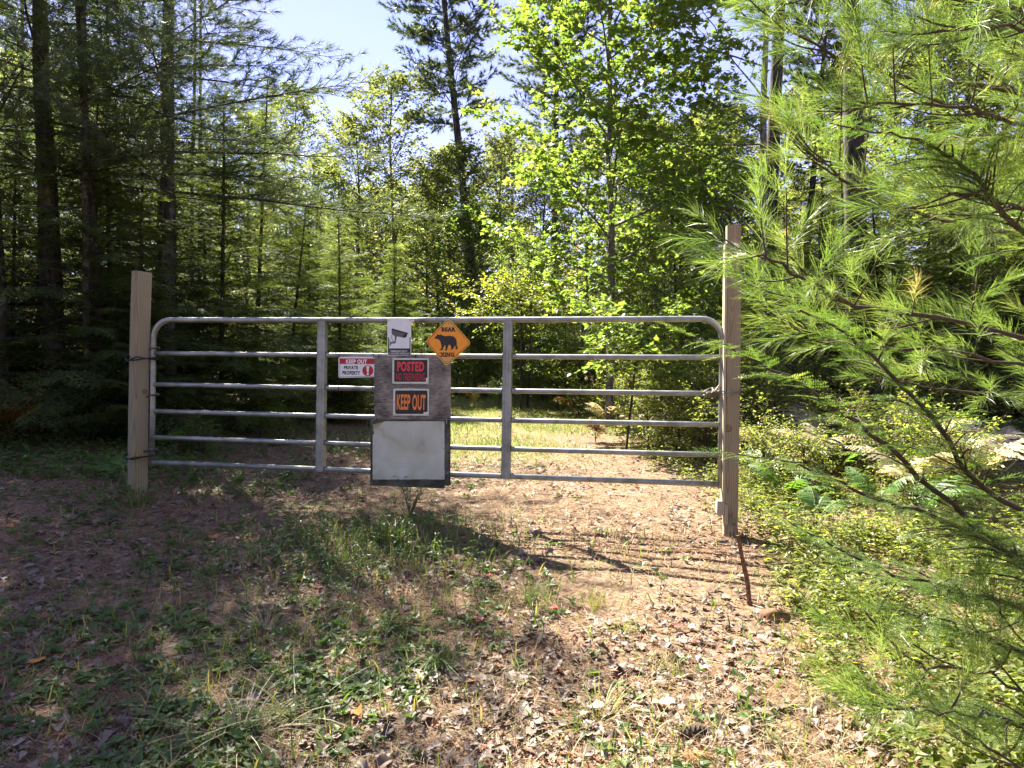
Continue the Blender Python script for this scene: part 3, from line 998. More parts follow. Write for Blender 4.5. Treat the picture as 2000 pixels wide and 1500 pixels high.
def dress_pine(protos, every=0.16, sec=0.42, shoot=1.0, start=0.25, tw=True, up=0.35):
    def fn(r, L, W, P, ln):
        n = max(3, int(ln * (1 - start) / every))
        t = np.linspace(start, 1, n)
        bp, bd = along(P, t)
        pos, dr = [], []
        for i in range(n):
            for sg in (-1, 1):
                h = norm(np.cross(bd[i], (0, 0, 1.0)))
                sl = sec * ln * (1.0 - 0.72 * (t[i] - start) / (1 - start)) * r.uniform(0.5, 1.1) * 0.6 + 0.06
                d = norm(bd[i] * 0.85 + h * sg * 0.75 + np.array([0, 0, r.normal(up * 0.3, 0.18)]))
                e = bp[i] + d * sl
                if tw and sl > 0.12:
                    tube(W, [bp[i], e], [0.006, 0.003], 3, False)
                m = max(1, int(sl / 0.13))
                for k in range(m):
                    f = (k + 1) / m
                    pos.append(bp[i] + d * sl * f * 0.93)
                    dr.append(d + np.array([0, 0, up * r.uniform(0.2, 1.0)]) + r.normal(0, 0.35 if k < m - 1 else 0.15, 3))
        pos.append(P[-1])
        dr.append(bd[-1] + np.array([0, 0, up]))
        pos, dr = np.array(pos), np.array(dr)
        k = len(pos)
        Rm = frames(dr, np.array([0, 0, 1.0]) + r.normal(0, 0.5, (k, 3)))
        w = r.integers(0, len(protos), k)
        for q_, (PV, PF) in enumerate(protos):
            m_ = w == q_
            inst(L, PV, PF, pos[m_], Rm[m_], shoot * r.uniform(0.8, 1.15, m_.sum()), np.clip(r.normal(0.45, 0.22, m_.sum()), 0, 1))
    return fn


def dress_hemlock(protos, every=0.13, scale=0.42, start=0.02):
    def fn(r, L, W, P, ln):
        n = max(3, int(ln * (1 - start) / every))
        t = np.linspace(start, 0.97, n)
        bp, bd = along(P, t)
        h = norm(np.cross(bd, np.array([0, 0, 1.0])))
        pos, dr, sz = [], [], []
        for sg in (-1, 1):
            d = bd * 0.75 + h * sg * 0.8 + r.normal(0, 0.12, (n, 3))
            d[:, 2] -= 0.18
            pos.append(bp)
            dr.append(d)
            sz.append((scale * ln ** 0.5 * (1.0 - 0.75 * t) + 0.10) * r.uniform(0.7, 1.2, n))
        pos.append(P[-1:])
        dr.append(bd[-1:] - np.array([0, 0, 0.15]))
        sz.append(np.array([0.24]))
        pos, dr, sz = np.concatenate(pos), np.concatenate(dr), np.concatenate(sz)
        k = len(pos)
        Rm = frames(dr, np.array([0, 0, 1.0]) + r.normal(0, 0.22, (k, 3)))
        w = r.integers(0, len(protos), k)
        for q_, (PV, PF) in enumerate(protos):
            m_ = w == q_
            inst(L, PV, PF, pos[m_], Rm[m_], sz[m_], np.clip(r.normal(0.45, 0.25, m_.sum()), 0, 1))
    return fn


def tree(name, label, cat, x, y, meshes, rot=0.0, scale=1.0, group=None, z=None, tilt=(0, 0)):
    q_ = Matrix.Rotation(tilt[0], 3, 'X') @ Matrix.Rotation(tilt[1], 3, 'Y') @ Matrix.Rotation(rot, 3, 'Z')
    e = ob(name, None, None, (x, y, float(gz(x, y)) if z is None else z), q_.to_euler(), scale)
    e.empty_display_size = 0.2
    tag(e, label, cat, group)
    ob('trunk', meshes[0], e)
    ob('crown', meshes[1], e)
    return e


# ------------------------------------------------------------------ the gate
GM = Matrix.Translation((-3.2011, 6.0323, 0.4635)) @ Matrix.Rotation(R(-9.94), 4, 'Z') @ Matrix.Rotation(R(-1.86), 4, 'X')
GMi = np.array(GM.inverted())
GL = 4.88
RAILZ = [1.268, 0.972, 0.694, 0.456, 0.224, 0.0]


def on_gate(px, py, y=0.0):
    """gate coordinates (along, up) of the point in direction (px, py) on the gate's plane"""
    o = GMi @ np.array([0, 0, CAM_Z, 1.0])
    d = GMi @ np.append(ray(px, py), 0.0)
    k = (y - o[1]) / d[1]
    return o[0] + d[0] * k, o[2] + d[2] * k


gate = ob('farm_gate', None)
gate.matrix_world = GM
tag(gate, 'long galvanised tube gate with six rails closed across the track', 'gate')


def gpart(name, G, mat, smooth=False, parent=None, label=None):
    o = ob(name, G.mesh(name, mat, smooth), parent or gate)
    if label:
        o['label'] = label
    return o


rt = 0.0235
# bent outer tube: up the left side, along the top, down the right side
G = Geo()
rc = 0.16
arc = [(rc - rc * math.cos(t), 1.268 - rc + rc * math.sin(t)) for t in np.linspace(0, math.pi / 2, 9)]
path = [(0, -0.03), (0, 0.5)] + arc + [(GL / 2, 1.262)] + [(GL - x, z) for x, z in arc[::-1]] + [(GL, 0.5), (GL, -0.03)]
tube(G, [(x, 0, z) for x, z in path], rt, 14)
gpart('frame', G, M['metal'], True)
for z in RAILZ[1:5]:
    G = Geo()
    n = 13
    xs = np.linspace(0.012, GL - 0.012, n)
    tube(G, np.stack([xs, 0 * xs, z - 0.006 * np.sin(np.linspace(0, math.pi, n))], -1), 0.0205, 12)
    gpart('rail', G, M['metal'], True)
G = Geo()
tube(G, [(0.012, 0, 0), (GL / 2, 0, -0.004), (GL - 0.012, 0, 0)], 0.0225, 12)
gpart('rail', G, M['metal'], True)
for px, pyb in ((628, 770), (990.5, 770)):
    xb, _ = on_gate(px, pyb)
    prof = [(-0.036, 0.026), (-0.036, -0.024), (-0.028, -0.030), (-0.016, -0.030), (-0.010, -0.037), (0.010, -0.037), (0.016, -0.030), (0.028, -0.030), (0.036, -0.024), (0.036, 0.026)]
    zt, zb = 1.268 - rt * 0.6, -0.018
    V = [(xb + x, y, zb) for x, y in prof] + [(xb + x, y, zt) for x, y in prof]
    n = len(prof)
    F = []
    for i in range(n):
        j = (i + 1) % n
        F += [(i, j, j + n), (i, j + n, i + n)]
    tri = [tuple(t) for t in tessellate_polygon([[Vector((p[0], p[1], 0)) for p in prof]])]
    F += tri + [tuple(k + n for k in t) for t in tri]
    G = Geo()
    G.add(V, F)
    gpart('brace', G, M['metal'])
    for z in RAILZ[1:]:                                          # weld beads where rails meet the brace
        for sx in (-0.039, 0.039):
            G = Geo()
            a_ = np.linspace(0, 2 * math.pi, 9)
            tube(G, np.stack([xb + sx + 0 * a_, 0.0215 * np.cos(a_) - 0.002, z + 0.0215 * np.sin(a_)], -1), 0.004, 4)
            gpart('weld', G, M['metal_dark'])
for xe, sgn in ((0, 1), (GL, -1)):                                # crimps inside each bend
    for t in np.linspace(0.12, math.pi / 2 - 0.1, 15):
        G = Geo()
        c = np.array([xe + sgn * (rc - (rc - rt) * math.cos(t)), -0.004, 1.268 - rc + (rc - rt) * math.sin(t)])
        tube(G, [c + (0, -0.016, 0), c + (0, -0.006, 0.0), c + (0, 0.014, 0)], [0.003, 0.0055, 0.003], 5)
        gpart('crimp', G, M['metal'], True)
for zz in (1.015, 0.60, 0.115):                                   # hinge collars on the left end
    G = Geo()
    a_ = np.linspace(0, 2 * math.pi, 13)
    tube(G, np.stack([0.028 * np.cos(a_), 0.028 * np.sin(a_), zz + 0 * a_], -1), 0.010, 6)
    tube(G, [(-0.025, -0.004, zz - 0.004), (-0.075, 0.0, zz - 0.02), (-0.11, 0.01, zz - 0.02)], 0.009, 7)
    tube(G, [(0.026, -0.012, zz + 0.004), (0.072, -0.020, zz + 0.008)], 0.006, 6)
    for xx in (0.048, 0.062):
        tube(G, [(xx, -0.016, zz + 0.006), (xx + 0.008, -0.017, zz + 0.006)], 0.012, 6)
    gpart('hinge', G, M['metal_dark'], False)


# ------------------------------------------------------------------ the posts
def sawn_post(name, label, foot, head, w, d, yaw, mat, bevel=0.006, nseg=10, seed=1):
    foot, head = Vector(foot), Vector(head)
    ax = (head - foot).normalized()
    H = (head - foot).length
    bm = bmesh.new()
    bmesh.ops.create_cube(bm, size=1.0)
    for v in bm.verts:
        v.co = Vector((v.co.x * w, v.co.y * d, (v.co.z + 0.5) * H))
    bmesh.ops.bevel(bm, geom=[e for e in bm.edges], offset=bevel, segments=2, profile=0.6, affect='EDGES')
    long_e = [e for e in bm.edges if abs(e.verts[0].co.z - e.verts[1].co.z) > H * 0.5]
    bmesh.ops.subdivide_edges(bm, edges=long_e, cuts=nseg)
    r = np.random.default_rng(seed)
    for v in bm.verts:
        v.co.x += r.normal(0, 0.0008) + 0.004 * math.sin(v.co.z * 2.1 + seed)
        v.co.y += r.normal(0, 0.0008)
        if v.co.z > H - 0.02:
            v.co.z += 0.006 * math.sin(v.co.x * 60) + 0.004 * math.sin(v.co.y * 43)
    me = bpy.data.meshes.new(name)
    bm.to_mesh(me)
    bm.free()
    me.materials.append(mat)
    o = ob(name, me)
    zq = ax.to_track_quat('Z', 'Y').to_matrix().to_4x4()
    Rz = Matrix.Rotation(yaw, 4, 'Z')
    xq = Vector((1, 0, 0)) - ax * ax.x
    xq.normalize()
    B = Matrix((xq, ax.cross(xq), ax)).transposed().to_4x4()
    o.matrix_world = Matrix.Translation(foot) @ B @ Rz
    return tag(o, label, 'post')


fl, hl = at(267, 985, 6.08), at(277, 531, 6.08)
post_l = sawn_post('gate_post', 'thick weathered square post the hinges are bolted to, cords tied round it', fl, hl, 0.137, 0.137, R(40), M['post_l'], 0.006, 12, 2)
fr, hr = at(1426, 1062, 5.17), at(1433, 440, 5.17)
post_r = sawn_post('gate_post', 'tall slim post at the latch end, partly hidden by pine needles', fr, hr, 0.100, 0.095, R(-9), M['post_r'], 0.004, 14, 5)


def knot(post, w, x, z, r_, mat):
    G = Geo()
    a_ = np.linspace(0, 2 * math.pi, 15)
    tube(G, np.stack([x + r_ * np.cos(a_), -w / 2 - 0.0005 + 0 * a_, z + r_ * 1.15 * np.sin(a_)], -1), 0.0028, 4)
    tube(G, np.stack([x + 0.5 * r_ * np.cos(a_), -w / 2 - 0.0005 + 0 * a_, z + r_ * 0.5 * np.sin(a_)], -1), 0.002, 4)
    ob('knot', G.mesh('knot', mat), post)


M['knot'] = flat_mat('knot_wood', (0.10, 0.062, 0.034), 0.8, 0.2, 0, 0.4, 40.0)
knot(post_r, 0.095, -0.030, 0.89, 0.022, M['knot'])
knot(post_l, 0.137, 0.03, 1.02, 0.016, M['knot'])
G = Geo()
box(G, (-0.068, -0.052, 0.33), (-0.051, 0.047, 2.28))
ob('cover_strip', G.mesh('cover_strip', M['trim']), post_r)
G = Geo()
prism(G, [(-0.105, 0.335), (-0.069, 0.335), (-0.052, 0.318), (-0.052, 0.225), (-0.072, 0.232), (-0.078, 0.215), (-0.098, 0.222), (-0.108, 0.24)], -0.05, 0.03)
prism(G, [(-0.050, 0.31), (-0.030, 0.31), (-0.028, 0.17), (-0.035, 0.155), (-0.0515, 0.165)], -0.062, -0.0485)
b = ob('stop_block', G.mesh('stop_block', M['trim']), post_r)
b['label'] = 'splintered wooden block under the gate end'


def cord_loop(name, label, cat, pts, rad, mat, group=None):
    G = Geo()
    tube(G, resample(pts, len(pts) * 6), rad, 6)
    return tag(ob(name, G.mesh(name, mat, True)), label, cat, group)


def loop_round(cx, cy_, z, ax, ay, turns, rise, wob, seed, start=0.0):
    r = np.random.default_rng(seed)
    k = int(12 * turns)
    out = []
    for i in range(k + 1):
        a_ = start + i / 12 * 2 * math.pi
        rr = (abs(math.cos(a_)) ** 3 + abs(math.sin(a_)) ** 3) ** (-1 / 3)
        out.append((cx + ax * rr * math.cos(a_), cy_ + ay * rr * math.sin(a_), z + rise * math.sin(a_) + 0.5 * rise * math.sin(2 * a_ + i * 0.4) + r.normal(0, wob)))
    return out


pc = at(271, 698, 6.06)
cord_loop('tie_cord', 'black cord looped round the weathered post just below its upper hinge', 'cord', loop_round(pc[0] + 0.035, pc[1], pc[2], 0.128, 0.108, 2, 0.022, 0.006, 3), 0.0065, M['cord'])
pc = at(268, 888, 6.06)
cord_loop('tie_cord', 'black cord wound round the weathered post near the ground at the lowest hinge', 'cord', loop_round(pc[0] + 0.035, pc[1], pc[2], 0.128, 0.108, 2, 0.014, 0.006, 4), 0.0065, M['cord'])
pc = at(1421, 764, 5.16)
cord_loop('latch_wire', 'twisted wire tying the gate end to the slim post', 'wire', loop_round(pc[0] - 0.01, pc[1], pc[2], 0.098, 0.085, 3, 0.012, 0.010, 6), 0.0035, M['wire'])
r_ = np.random.default_rng(12)
c0 = np.array(GM @ Vector((GL - 0.06, -0.02, 0.705)))
cord_loop('wire_tangle', 'rusty tangle of loose wire and chain on the third rail beside the slim post', 'wire', [c0 + r_.normal(0, 1, 3) * (0.045, 0.018, 0.028) for i in range(26)], 0.0032, M['wire'])


# ------------------------------------------------------------------ signs on the gate
def Z1(x, y):
    return 740 + x / 10.0, 610 + y / 10.0


def Z2(x, y):
    return 640 + x * 0.18665, 680 + y * 0.18667


class Sign:
    """a sign hung on the gate's near side; shapes are given in the gate's own plane"""

    def __init__(s, name, label, cat, zoom, cx, cy_, y):
        s.zoom, s.y = zoom, y
        px, py = zoom(cx, cy_)
        s.c = on_gate(px, py, y)
        s.root = ob(name, None)
        s.root.matrix_world = GM @ Matrix.Translation((s.c[0], y, s.c[1]))
        s.root.empty_display_size = 0.05
        tag(s.root, label, cat)

    def p(s, x, y):
        px, py = s.zoom(x, y)
        a_, b_ = on_gate(px, py, s.y)
        return a_ - s.c[0], b_ - s.c[1]

    def poly(s, name, pts, mat, y0, y1, parent=None, raw=False):
        G = Geo()
        prism(G, pts if raw else [s.p(*q_) for q_ in pts], y0, y1)
        return ob(name, G.mesh(name, mat), parent or s.root)

    def text(s, body, x0, y0, x1, y1, mat, y, bold=0.0, name='lettering', slab=None):
        cu = bpy.data.curves.new('tmp_text', 'FONT')
        cu.body = body
        cu.offset = bold
        cu.space_character = 1.0 + bold * 2.2
        cu.resolution_u = 4
        t = bpy.data.objects.new('tmp_text', cu)
        col.objects.link(t)
        bpy.context.view_layer.update()
        me = bpy.data.meshes.new_from_object(t.evaluated_get(bpy.context.evaluated_depsgraph_get()))
        bpy.data.objects.remove(t)
        bpy.data.curves.remove(cu)
        n = len(me.vertices)
        co = np.zeros(n * 3)
        me.vertices.foreach_get('co', co)
        co = co.reshape(-1, 3)
        lo, hi = co.min(0), co.max(0)
        ax, az = s.p(x0, y1)
        bx, bz = s.p(x1, y0)
        o = np.zeros_like(co)
        o[:, 0] = ax + (co[:, 0] - lo[0]) / (hi[0] - lo[0]) * (bx - ax)
        o[:, 2] = az + (co[:, 1] - lo[1]) / (hi[1] - lo[1]) * (bz - az)
        o[:, 1] = y
        me.vertices.foreach_set('co', o.astype(np.float32).ravel())
        me.materials.clear()
        me.materials.append(mat)
        me.update()
        me.name = name
        return ob(name, me, s.root)


def rrect(x0, y0, x1, y1, rad, k=4):
    out = []
    for cx, cy_, a0 in ((x1 - rad, y0 + rad, -90), (x1 - rad, y1 - rad, 0), (x0 + rad, y1 - rad, 90), (x0 + rad, y0 + rad, 180)):
        for i in range(k + 1):
            a_ = R(a0 + 90 * i / k)
            out.append((cx + rad * math.cos(a_), cy_ + rad * math.sin(a_)))
    return out


# camera warning sign
s = Sign('warning_sign', 'white upright sign with a security camera picture over a black band', 'sign', Z1, 398, 480, -0.034)
s.poly('panel', [(165, 122), (630, 120), (632, 845), (165, 845)], M['paint_white'], 0.0, 0.0025)
s.poly('band', [(180, 490), (198, 490), (198, 705), (600, 705), (600, 490), (617, 490), (617, 832), (180, 832)], M['paint_black'], -0.0008, 0.0)
s.poly('camera_picture', [(250, 345), (555, 420), (540, 465), (500, 500), (430, 485), (350, 470), (328, 585), (330, 600), (310, 608), (245, 612), (215, 675), (210, 675), (210, 540), (222, 536), (224, 582), (298, 570), (312, 555), (312, 462), (270, 442), (247, 402)], M['paint_grey'], -0.0008, 0.0)
s.poly('camera_picture', [(250, 315), (272, 318), (580, 405), (560, 424), (252, 347)], M['paint_black'], -0.0016, -0.0008)
s.poly('camera_picture', [(500, 425), (556, 424), (546, 468), (522, 492), (480, 500), (468, 472)], M['paint_black'], -0.0016, -0.0008)
s.poly('camera_picture', [(250, 440), (256, 440), (252, 500), (276, 548), (296, 566), (290, 572), (268, 554), (244, 502)], M['paint_grey'], -0.0016, -0.0008)
s.text('PREMISES MONITORED BY', 222, 742, 560, 774, M['paint_white'], -0.0012, 0.015)
s.text('24 HOUR VIDEO SURVEILLANCE', 196, 787, 598, 815, M['paint_white'], -0.0012, 0.015)


def studs(s, name, pts, rad=0.004, mat='metal_dark', y0=-0.004, y1=0.006):
    for sx, sy in pts:
        c = s.p(sx, sy)
        G = Geo()
        tube(G, [(c[0], y0, c[1]), (c[0], y1, c[1])], rad, 8)
        ob(name, G.mesh(name, M[mat]), s.root)


studs(s, 'screw', ((185, 155), (610, 150), (590, 832)))
G = Geo()
c = s.p(648, 165)
box(G, (c[0] - 0.02, -0.001, c[1] - 0.014), (c[0] + 0.016, 0.0065, c[1] + 0.012))
ob('clip', G.mesh('clip', M['paint_cream']), s.root)

# bear crossing diamond
s = Sign('bear_sign', 'amber diamond sign with a black bear walking', 'sign', Z1, 1358, 582, -0.047)
T_, R_, B_, L_ = s.p(1365, 104), s.p(1806, 600), s.p(1320, 1062), s.p(905, 560)


def round_quad(q_, rad, k=4):
    out = []
    q_ = [np.array(v) for v in q_]
    for i in range(4):
        a_, b_, c_ = q_[i - 1], q_[i], q_[(i + 1) % 4]
        p0, p1 = b_ + norm(a_ - b_) * rad, b_ + norm(c_ - b_) * rad
        for j in range(k + 1):
            t = j / k
            out.append(tuple(p0 * (1 - t) ** 2 + 2 * b_ * t * (1 - t) + p1 * t * t))
    return out


def shrink(q_, f):
    m = np.mean([np.array(v) for v in q_], 0)
    return [tuple(m + (np.array(v) - m) * f) for v in q_]


quad = [T_, R_, B_, L_]
s.poly('panel', round_quad(quad, 0.03), M['bear'], 0.0, 0.0025, raw=True)
outer, inner = round_quad(shrink(quad, 0.94), 0.028), round_quad(shrink(quad, 0.912), 0.026)
G = Geo()
n = len(outer)
V = [(p_[0], -0.0006, p_[1]) for p_ in outer] + [(p_[0], -0.0006, p_[1]) for p_ in inner]
G.add(V, [f for i in range(n) for f in ((i, i + n, (i + 1) % n), ((i + 1) % n, i + n, (i + 1) % n + n))])
ob('border_line', G.mesh('border_line', M['paint_black']), s.root)
bear = [(1092, 497), (1110, 470), (1135, 455), (1143, 425), (1153, 424), (1165, 440), (1200, 440), (1213, 425), (1226, 432), (1234, 450), (1270, 462), (1320, 465), (1380, 458), (1440, 465), (1485, 490), (1515, 540), (1525, 600), (1520, 640), (1540, 675), (1540, 705), (1520, 724), (1490, 718), (1488, 710), (1505, 700), (1505, 682), (1482, 657), (1465, 682), (1455, 708), (1448, 722), (1400, 731), (1390, 723), (1415, 710), (1412, 690), (1403, 660), (1385, 632), (1360, 640), (1345, 690), (1330, 745), (1285, 748), (1286, 737), (1305, 720), (1303, 690), (1298, 645), (1283, 642), (1262, 690), (1245, 735), (1232, 741), (1188, 741), (1190, 729), (1215, 712), (1225, 670), (1210, 600), (1185, 540), (1150, 520), (1107, 519), (1097, 512)]
s.poly('bear_picture', bear, M['paint_black'], -0.001, 0.0)


def slab_text(s, body, x0, y0, x1, y1, mat):
    """bold letters with square serifs"""
    s.text(body, x0, y0, x1, y1, mat, -0.0008, 0.06)


slab_text(s, 'BEAR', 1226, 294, 1498, 376, M['paint_black'])
slab_text(s, 'XING', 1196, 786, 1474, 868, M['paint_black'])


def slabs(s, xs, y, half, h):
    G = Geo()
    for x in xs:
        w = half
        if isinstance(x, tuple):
            x, w = x
        a0, a1 = s.p(x - w, y + h), s.p(x + w, y - h)
        box(G, (a0[0], -0.0015, a0[1]), (a1[0], -0.0009, a1[1]))
    ob('serif', G.mesh('serif', M['paint_black']), s.root)


slabs(s, [(1236, 18), (1305, 16), (1376, 12), (1436, 16)], 299, 16, 7)
slabs(s, [(1236, 18), (1305, 16), (1358, 20), (1413, 17), (1436, 17), (1492, 16)], 371, 16, 7)
slabs(s, [(1206, 22), (1262, 20), (1296, 20), (1334, 16), (1384, 18)], 791, 16, 7)
slabs(s, [(1206, 22), (1264, 20), (1296, 20), (1334, 18), (1380, 12)], 863, 16, 7)
studs(s, 'screw', ((1362, 215), (1328, 965)), 0.004, 'metal_dark', -0.003, 0.004)

# red and white private property sign
s = Sign('property_sign', 'small white sign with a red band and a red exclamation disc', 'sign', Z2, 303, 203, -0.032)
s.poly('panel', [(113, 90), (490, 88), (486, 302), (113, 312)], M['paint_white'], 0.0, 0.0025)
s.poly('band', [(124, 106), (487, 108), (487, 168), (124, 165)], M['paint_red'], -0.0006, 0.0)
G_line = [(124, 106), (128, 106), (128, 298), (484, 292), (484, 296), (124, 303)]
s.poly('border_line', G_line, M['paint_grey'], -0.0006, 0.0)
s.text('KEEP OUT', 192, 118, 412, 161, M['paint_white'], -0.0010, 0.045)
s.text('PRIVATE', 170, 187, 318, 222, M['paint_black'], -0.0006, 0.045)
s.text('PROPERTY', 154, 239, 341, 277, M['paint_black'], -0.0006, 0.045)
s.poly('warning_disc', [(420 + 57 * math.cos(a_), 235 + 58 * math.sin(a_)) for a_ in np.linspace(0, 2 * math.pi, 33)[:-1]], M['paint_red'], -0.0006, 0.0)
s.poly('exclamation_mark', [(404, 190), (412, 184), (428, 184), (436, 190), (428, 255), (412, 255)], M['paint_white'], -0.0012, -0.0006)
s.poly('exclamation_mark', [(420 + 13 * math.cos(a_), 272 + 12 * math.sin(a_)) for a_ in np.linspace(0, 2 * math.pi, 17)[:-1]], M['paint_white'], -0.0012, -0.0006)
for x, y0, y1 in ((118, 60, 105), (478, 55, 100), (118, 300, 455), (474, 300, 440)):
    G = Geo()
    a0, a1 = s.p(x, y0), s.p(x - 6 if y1 > 200 else x, y1)
    tube(G, [(a0[0], -0.001, a0[1]), ((a0[0] + a1[0]) / 2 + 0.004, -0.004, (a0[1] + a1[1]) / 2), (a1[0], 0.0, a1[1])], 0.003, 5)
    ob('cable_tie', G.mesh('cable_tie', M['cord']), s.root)

# grey plywood board that carries two signs
s = Sign('notice_board', 'grey weathered plywood board tied to the rails', 'board', Z2, 886, 410, -0.040)


def wavy_panel(s, x0, y0, x1, y1, mat, name, th, warp, seed, nx=18, nz=14, corner=None):
    """sheet with a little warp and uneven edges"""
    r = np.random.default_rng(seed)
    us, vs = np.linspace(0, 1, nx), np.linspace(0, 1, nz)
    V = []
    for v in vs:
        for u in us:
            px_, pz_ = s.p(x0 + (x1 - x0) * u, y0 + (y1 - y0) * v)
            e = 0.002 * (r.random() - 0.5)
            dy = warp * (math.sin(u * 5 + seed) * math.cos(v * 4 + seed * 2) + 0.5 * math.sin(v * 11 + u * 3))
            if corner and u < corner and v < corner:
                k = max(0.0, (corner - u) / corner + (corner - v) / corner - 0.9)
                dy -= 0.05 * k * k
                px_ += 0.02 * k
                pz_ -= 0.02 * k
            V.append((px_ + (e if u in (0, 1) else 0), dy, pz_ + (e if v in (0, 1) else 0)))
    V = np.array(V)
    n0 = len(V)
    F = []
    for j in range(nz - 1):
        for i in range(nx - 1):
            b = j * nx + i
            F += [(b, b + nx, b + 1), (b + 1, b + nx, b + nx + 1), (n0 + b, n0 + b + 1, n0 + b + nx), (n0 + b + 1, n0 + b + nx + 1, n0 + b + nx)]
    edge = [i for i in range(nx)] + [j * nx + nx - 1 for j in range(1, nz)] + [(nz - 1) * nx + i for i in range(nx - 2, -1, -1)] + [j * nx for j in range(nz - 2, 0, -1)]
    for i in range(len(edge)):
        a_, b_ = edge[i], edge[(i + 1) % len(edge)]
        F += [(a_, b_, b_ + n0), (a_, b_ + n0, a_ + n0)]
    G = Geo()
    G.add(np.concatenate([V, V + (0, th, 0)]), F)
    return ob(name, G.mesh(name, mat), s.root)


wavy_panel(s, 487, 76, 1285, 562, M['board'], 'panel', 0.010, 0.0008, 4)
wavy_panel(s, 488, 566, 1284, 742, M['board'], 'panel', 0.011, 0.0008, 6)
for x, y0 in ((537, 60), (922, 66), (510, 725), (1262, 728)):
    a0, a1 = s.p(x, y0), s.p(x - 2, y0 + 42)
    G = Geo()
    tube(G, [(a0[0], 0.0, a0[1]), (a0[0], -0.004, (a0[1] + a1[1]) / 2), (a1[0], -0.003, a1[1])], 0.0035, 5)
    ob('cable_tie', G.mesh('cable_tie', M['cord']), s.root)


def framed(name, label, x0, y0, x1, y1, ix0, iy0, ix1, iy1, rad, yy):
    s = Sign(name, label, 'sign', Z2, (x0 + x1) / 2, (y0 + y1) / 2, yy)
    r = np.random.default_rng(int(x0 + y0))
    rag = [(x0, y0), ((x0 + x1) / 2, y0 - 2), (x1, y0 + 3), (x1 - 3, (y0 + y1) / 2), (x1 - 5, y1), ((x0 + x1) / 2 + 20, y1 - 1), (x0 - 2, y1 - 3)]
    s.poly('panel', rag, M['paint_cream'], 0.0, 0.002)
    s.poly('dark_ground', rrect(ix0, iy0, ix1, iy1, rad), M['paint_black'], -0.0007, 0.0)
    fxy = ((0.03, 0.05), (0.5, 0.03), (0.97, 0.06), (0.96, 0.5), (0.03, 0.5), (0.03, 0.96), (0.5, 0.975), (0.95, 0.96))
    studs(s, 'tack', [(x0 + (x1 - x0) * fx, y0 + (y1 - y0) * fy) for fx, fy in fxy], 0.0032, 'metal_dark', -0.003, 0.002)
    return s


s = framed('posted_sign', 'black upper sign on the plywood, red POSTED lettering in a pale margin', 678, 106, 1060, 374, 696, 122, 1044, 352, 3, -0.0445)
s.text('POSTED', 727, 141, 1010, 243, M['paint_pink'], -0.0012, 0.045)
s.text('NO TRESPASSING', 716, 262, 1020, 337, M['paint_dimred'], -0.0012, 0.02)
s.poly('peeled_patch', [(1028, 312), (1046, 308), (1046, 352), (1030, 353)], M['paint_cream'], -0.0012, -0.0007)
s = framed('keep_out_sign', 'black lower sign on the plywood, tall orange KEEP OUT lettering', 686, 424, 1062, 706, 707, 442, 1045, 688, 16, -0.0445)
s.text('KEEP OUT', 722, 486, 1028, 645, M['paint_orange'], -0.0012, 0.03)
s.poly('peeled_patch', [(1003, 670), (1046, 666), (1046, 689), (1003, 690)], M['paint_cream'], -0.0012, -0.0007)

# lower backing board with a faded sheet
s = Sign('backing_board', 'dark board hung low on the gate under a faded white sheet', 'board', Z2, 863, 1095, -0.038)
wavy_panel(s, 447, 752, 1282, 1438, M['backing'], 'panel', 0.012, 0.0008, 9)
for x0, y0, x1, y1 in ((447, 752, 492, 1438), (1224, 752, 1281, 1438), (492, 1376, 1224, 1437)):
    a0, a1 = s.p(x0, y1), s.p(x1, y0)
    G = Geo()
    box(G, (a0[0] + 0.0006, -0.010, a0[1] + 0.0006), (a1[0] - 0.0006, -0.0016, a1[1] - 0.0006))
    ob('rim', G.mesh('rim', M['backing']), s.root)
for q0, q1 in (((1248, 735), (1248, 795)), ((1225, 1322), (1280, 1292))):
    a0, a1 = s.p(*q0), s.p(*q1)
    G = Geo()
    tube(G, [(a0[0], -0.0125, a0[1]), (a1[0], -0.009, a1[1])], 0.004, 6)
    ob('hanger', G.mesh('hanger', M['metal']), s.root)
s = Sign('faded_notice', 'large faded white sheet in a wrinkled plastic sleeve, top corner curling', 'notice', Z2, 846, 1068, -0.050)
wavy_panel(s, 471, 766, 1222, 1374, M['sleeve'], 'sheet', 0.0012, 0.0022, 11, 26, 22, 0.16)
studs(s, 'tack', ((480, 778), (825, 776), (1212, 776), (490, 1022), (480, 1330), (1205, 1352), (1210, 1050)), 0.0035, 'metal_dark', -0.006, 0.004)

# leaning stake in front of the slim post
G = Geo()
b0 = np.array([0, 0, -0.08])
tp = at(1441, 1046, 3.86) - np.array([at(1470, 1185, 3.78)[0], 3.80, at(1470, 1185, 3.78)[2]])
tube(G, [b0, tp * 0.35 + (0.004, 0, 0), tp * 0.7, tp], [0.014, 0.0135, 0.0125, 0.011], 6)
p0 = at(1470, 1185, 3.78)
stake = ob('wooden_stake', G.mesh('wooden_stake', M['stake']), None, (p0[0], 3.80, float(gz(p0[0], 3.80))))
tag(stake, 'short rusty brown stake leaning out of the leaves before the slim post', 'stake')
G = Geo()
rr = np.random.default_rng(4)
k = 14
a_ = np.linspace(0, 2 * math.pi, k, endpoint=False)
ring = np.stack([0.11 * np.cos(a_) * (1 + rr.normal(0, .12, k)), 0.05 * np.sin(a_) * (1 + rr.normal(0, .12, k)), 0 * a_ - 0.01], -1)
top = ring * (0.7, 0.6, 1) + (0, 0, 0.035) + rr.normal(0, 0.012, (k, 3))
V = np.concatenate([ring, top, [[0, 0, 0.06]]])
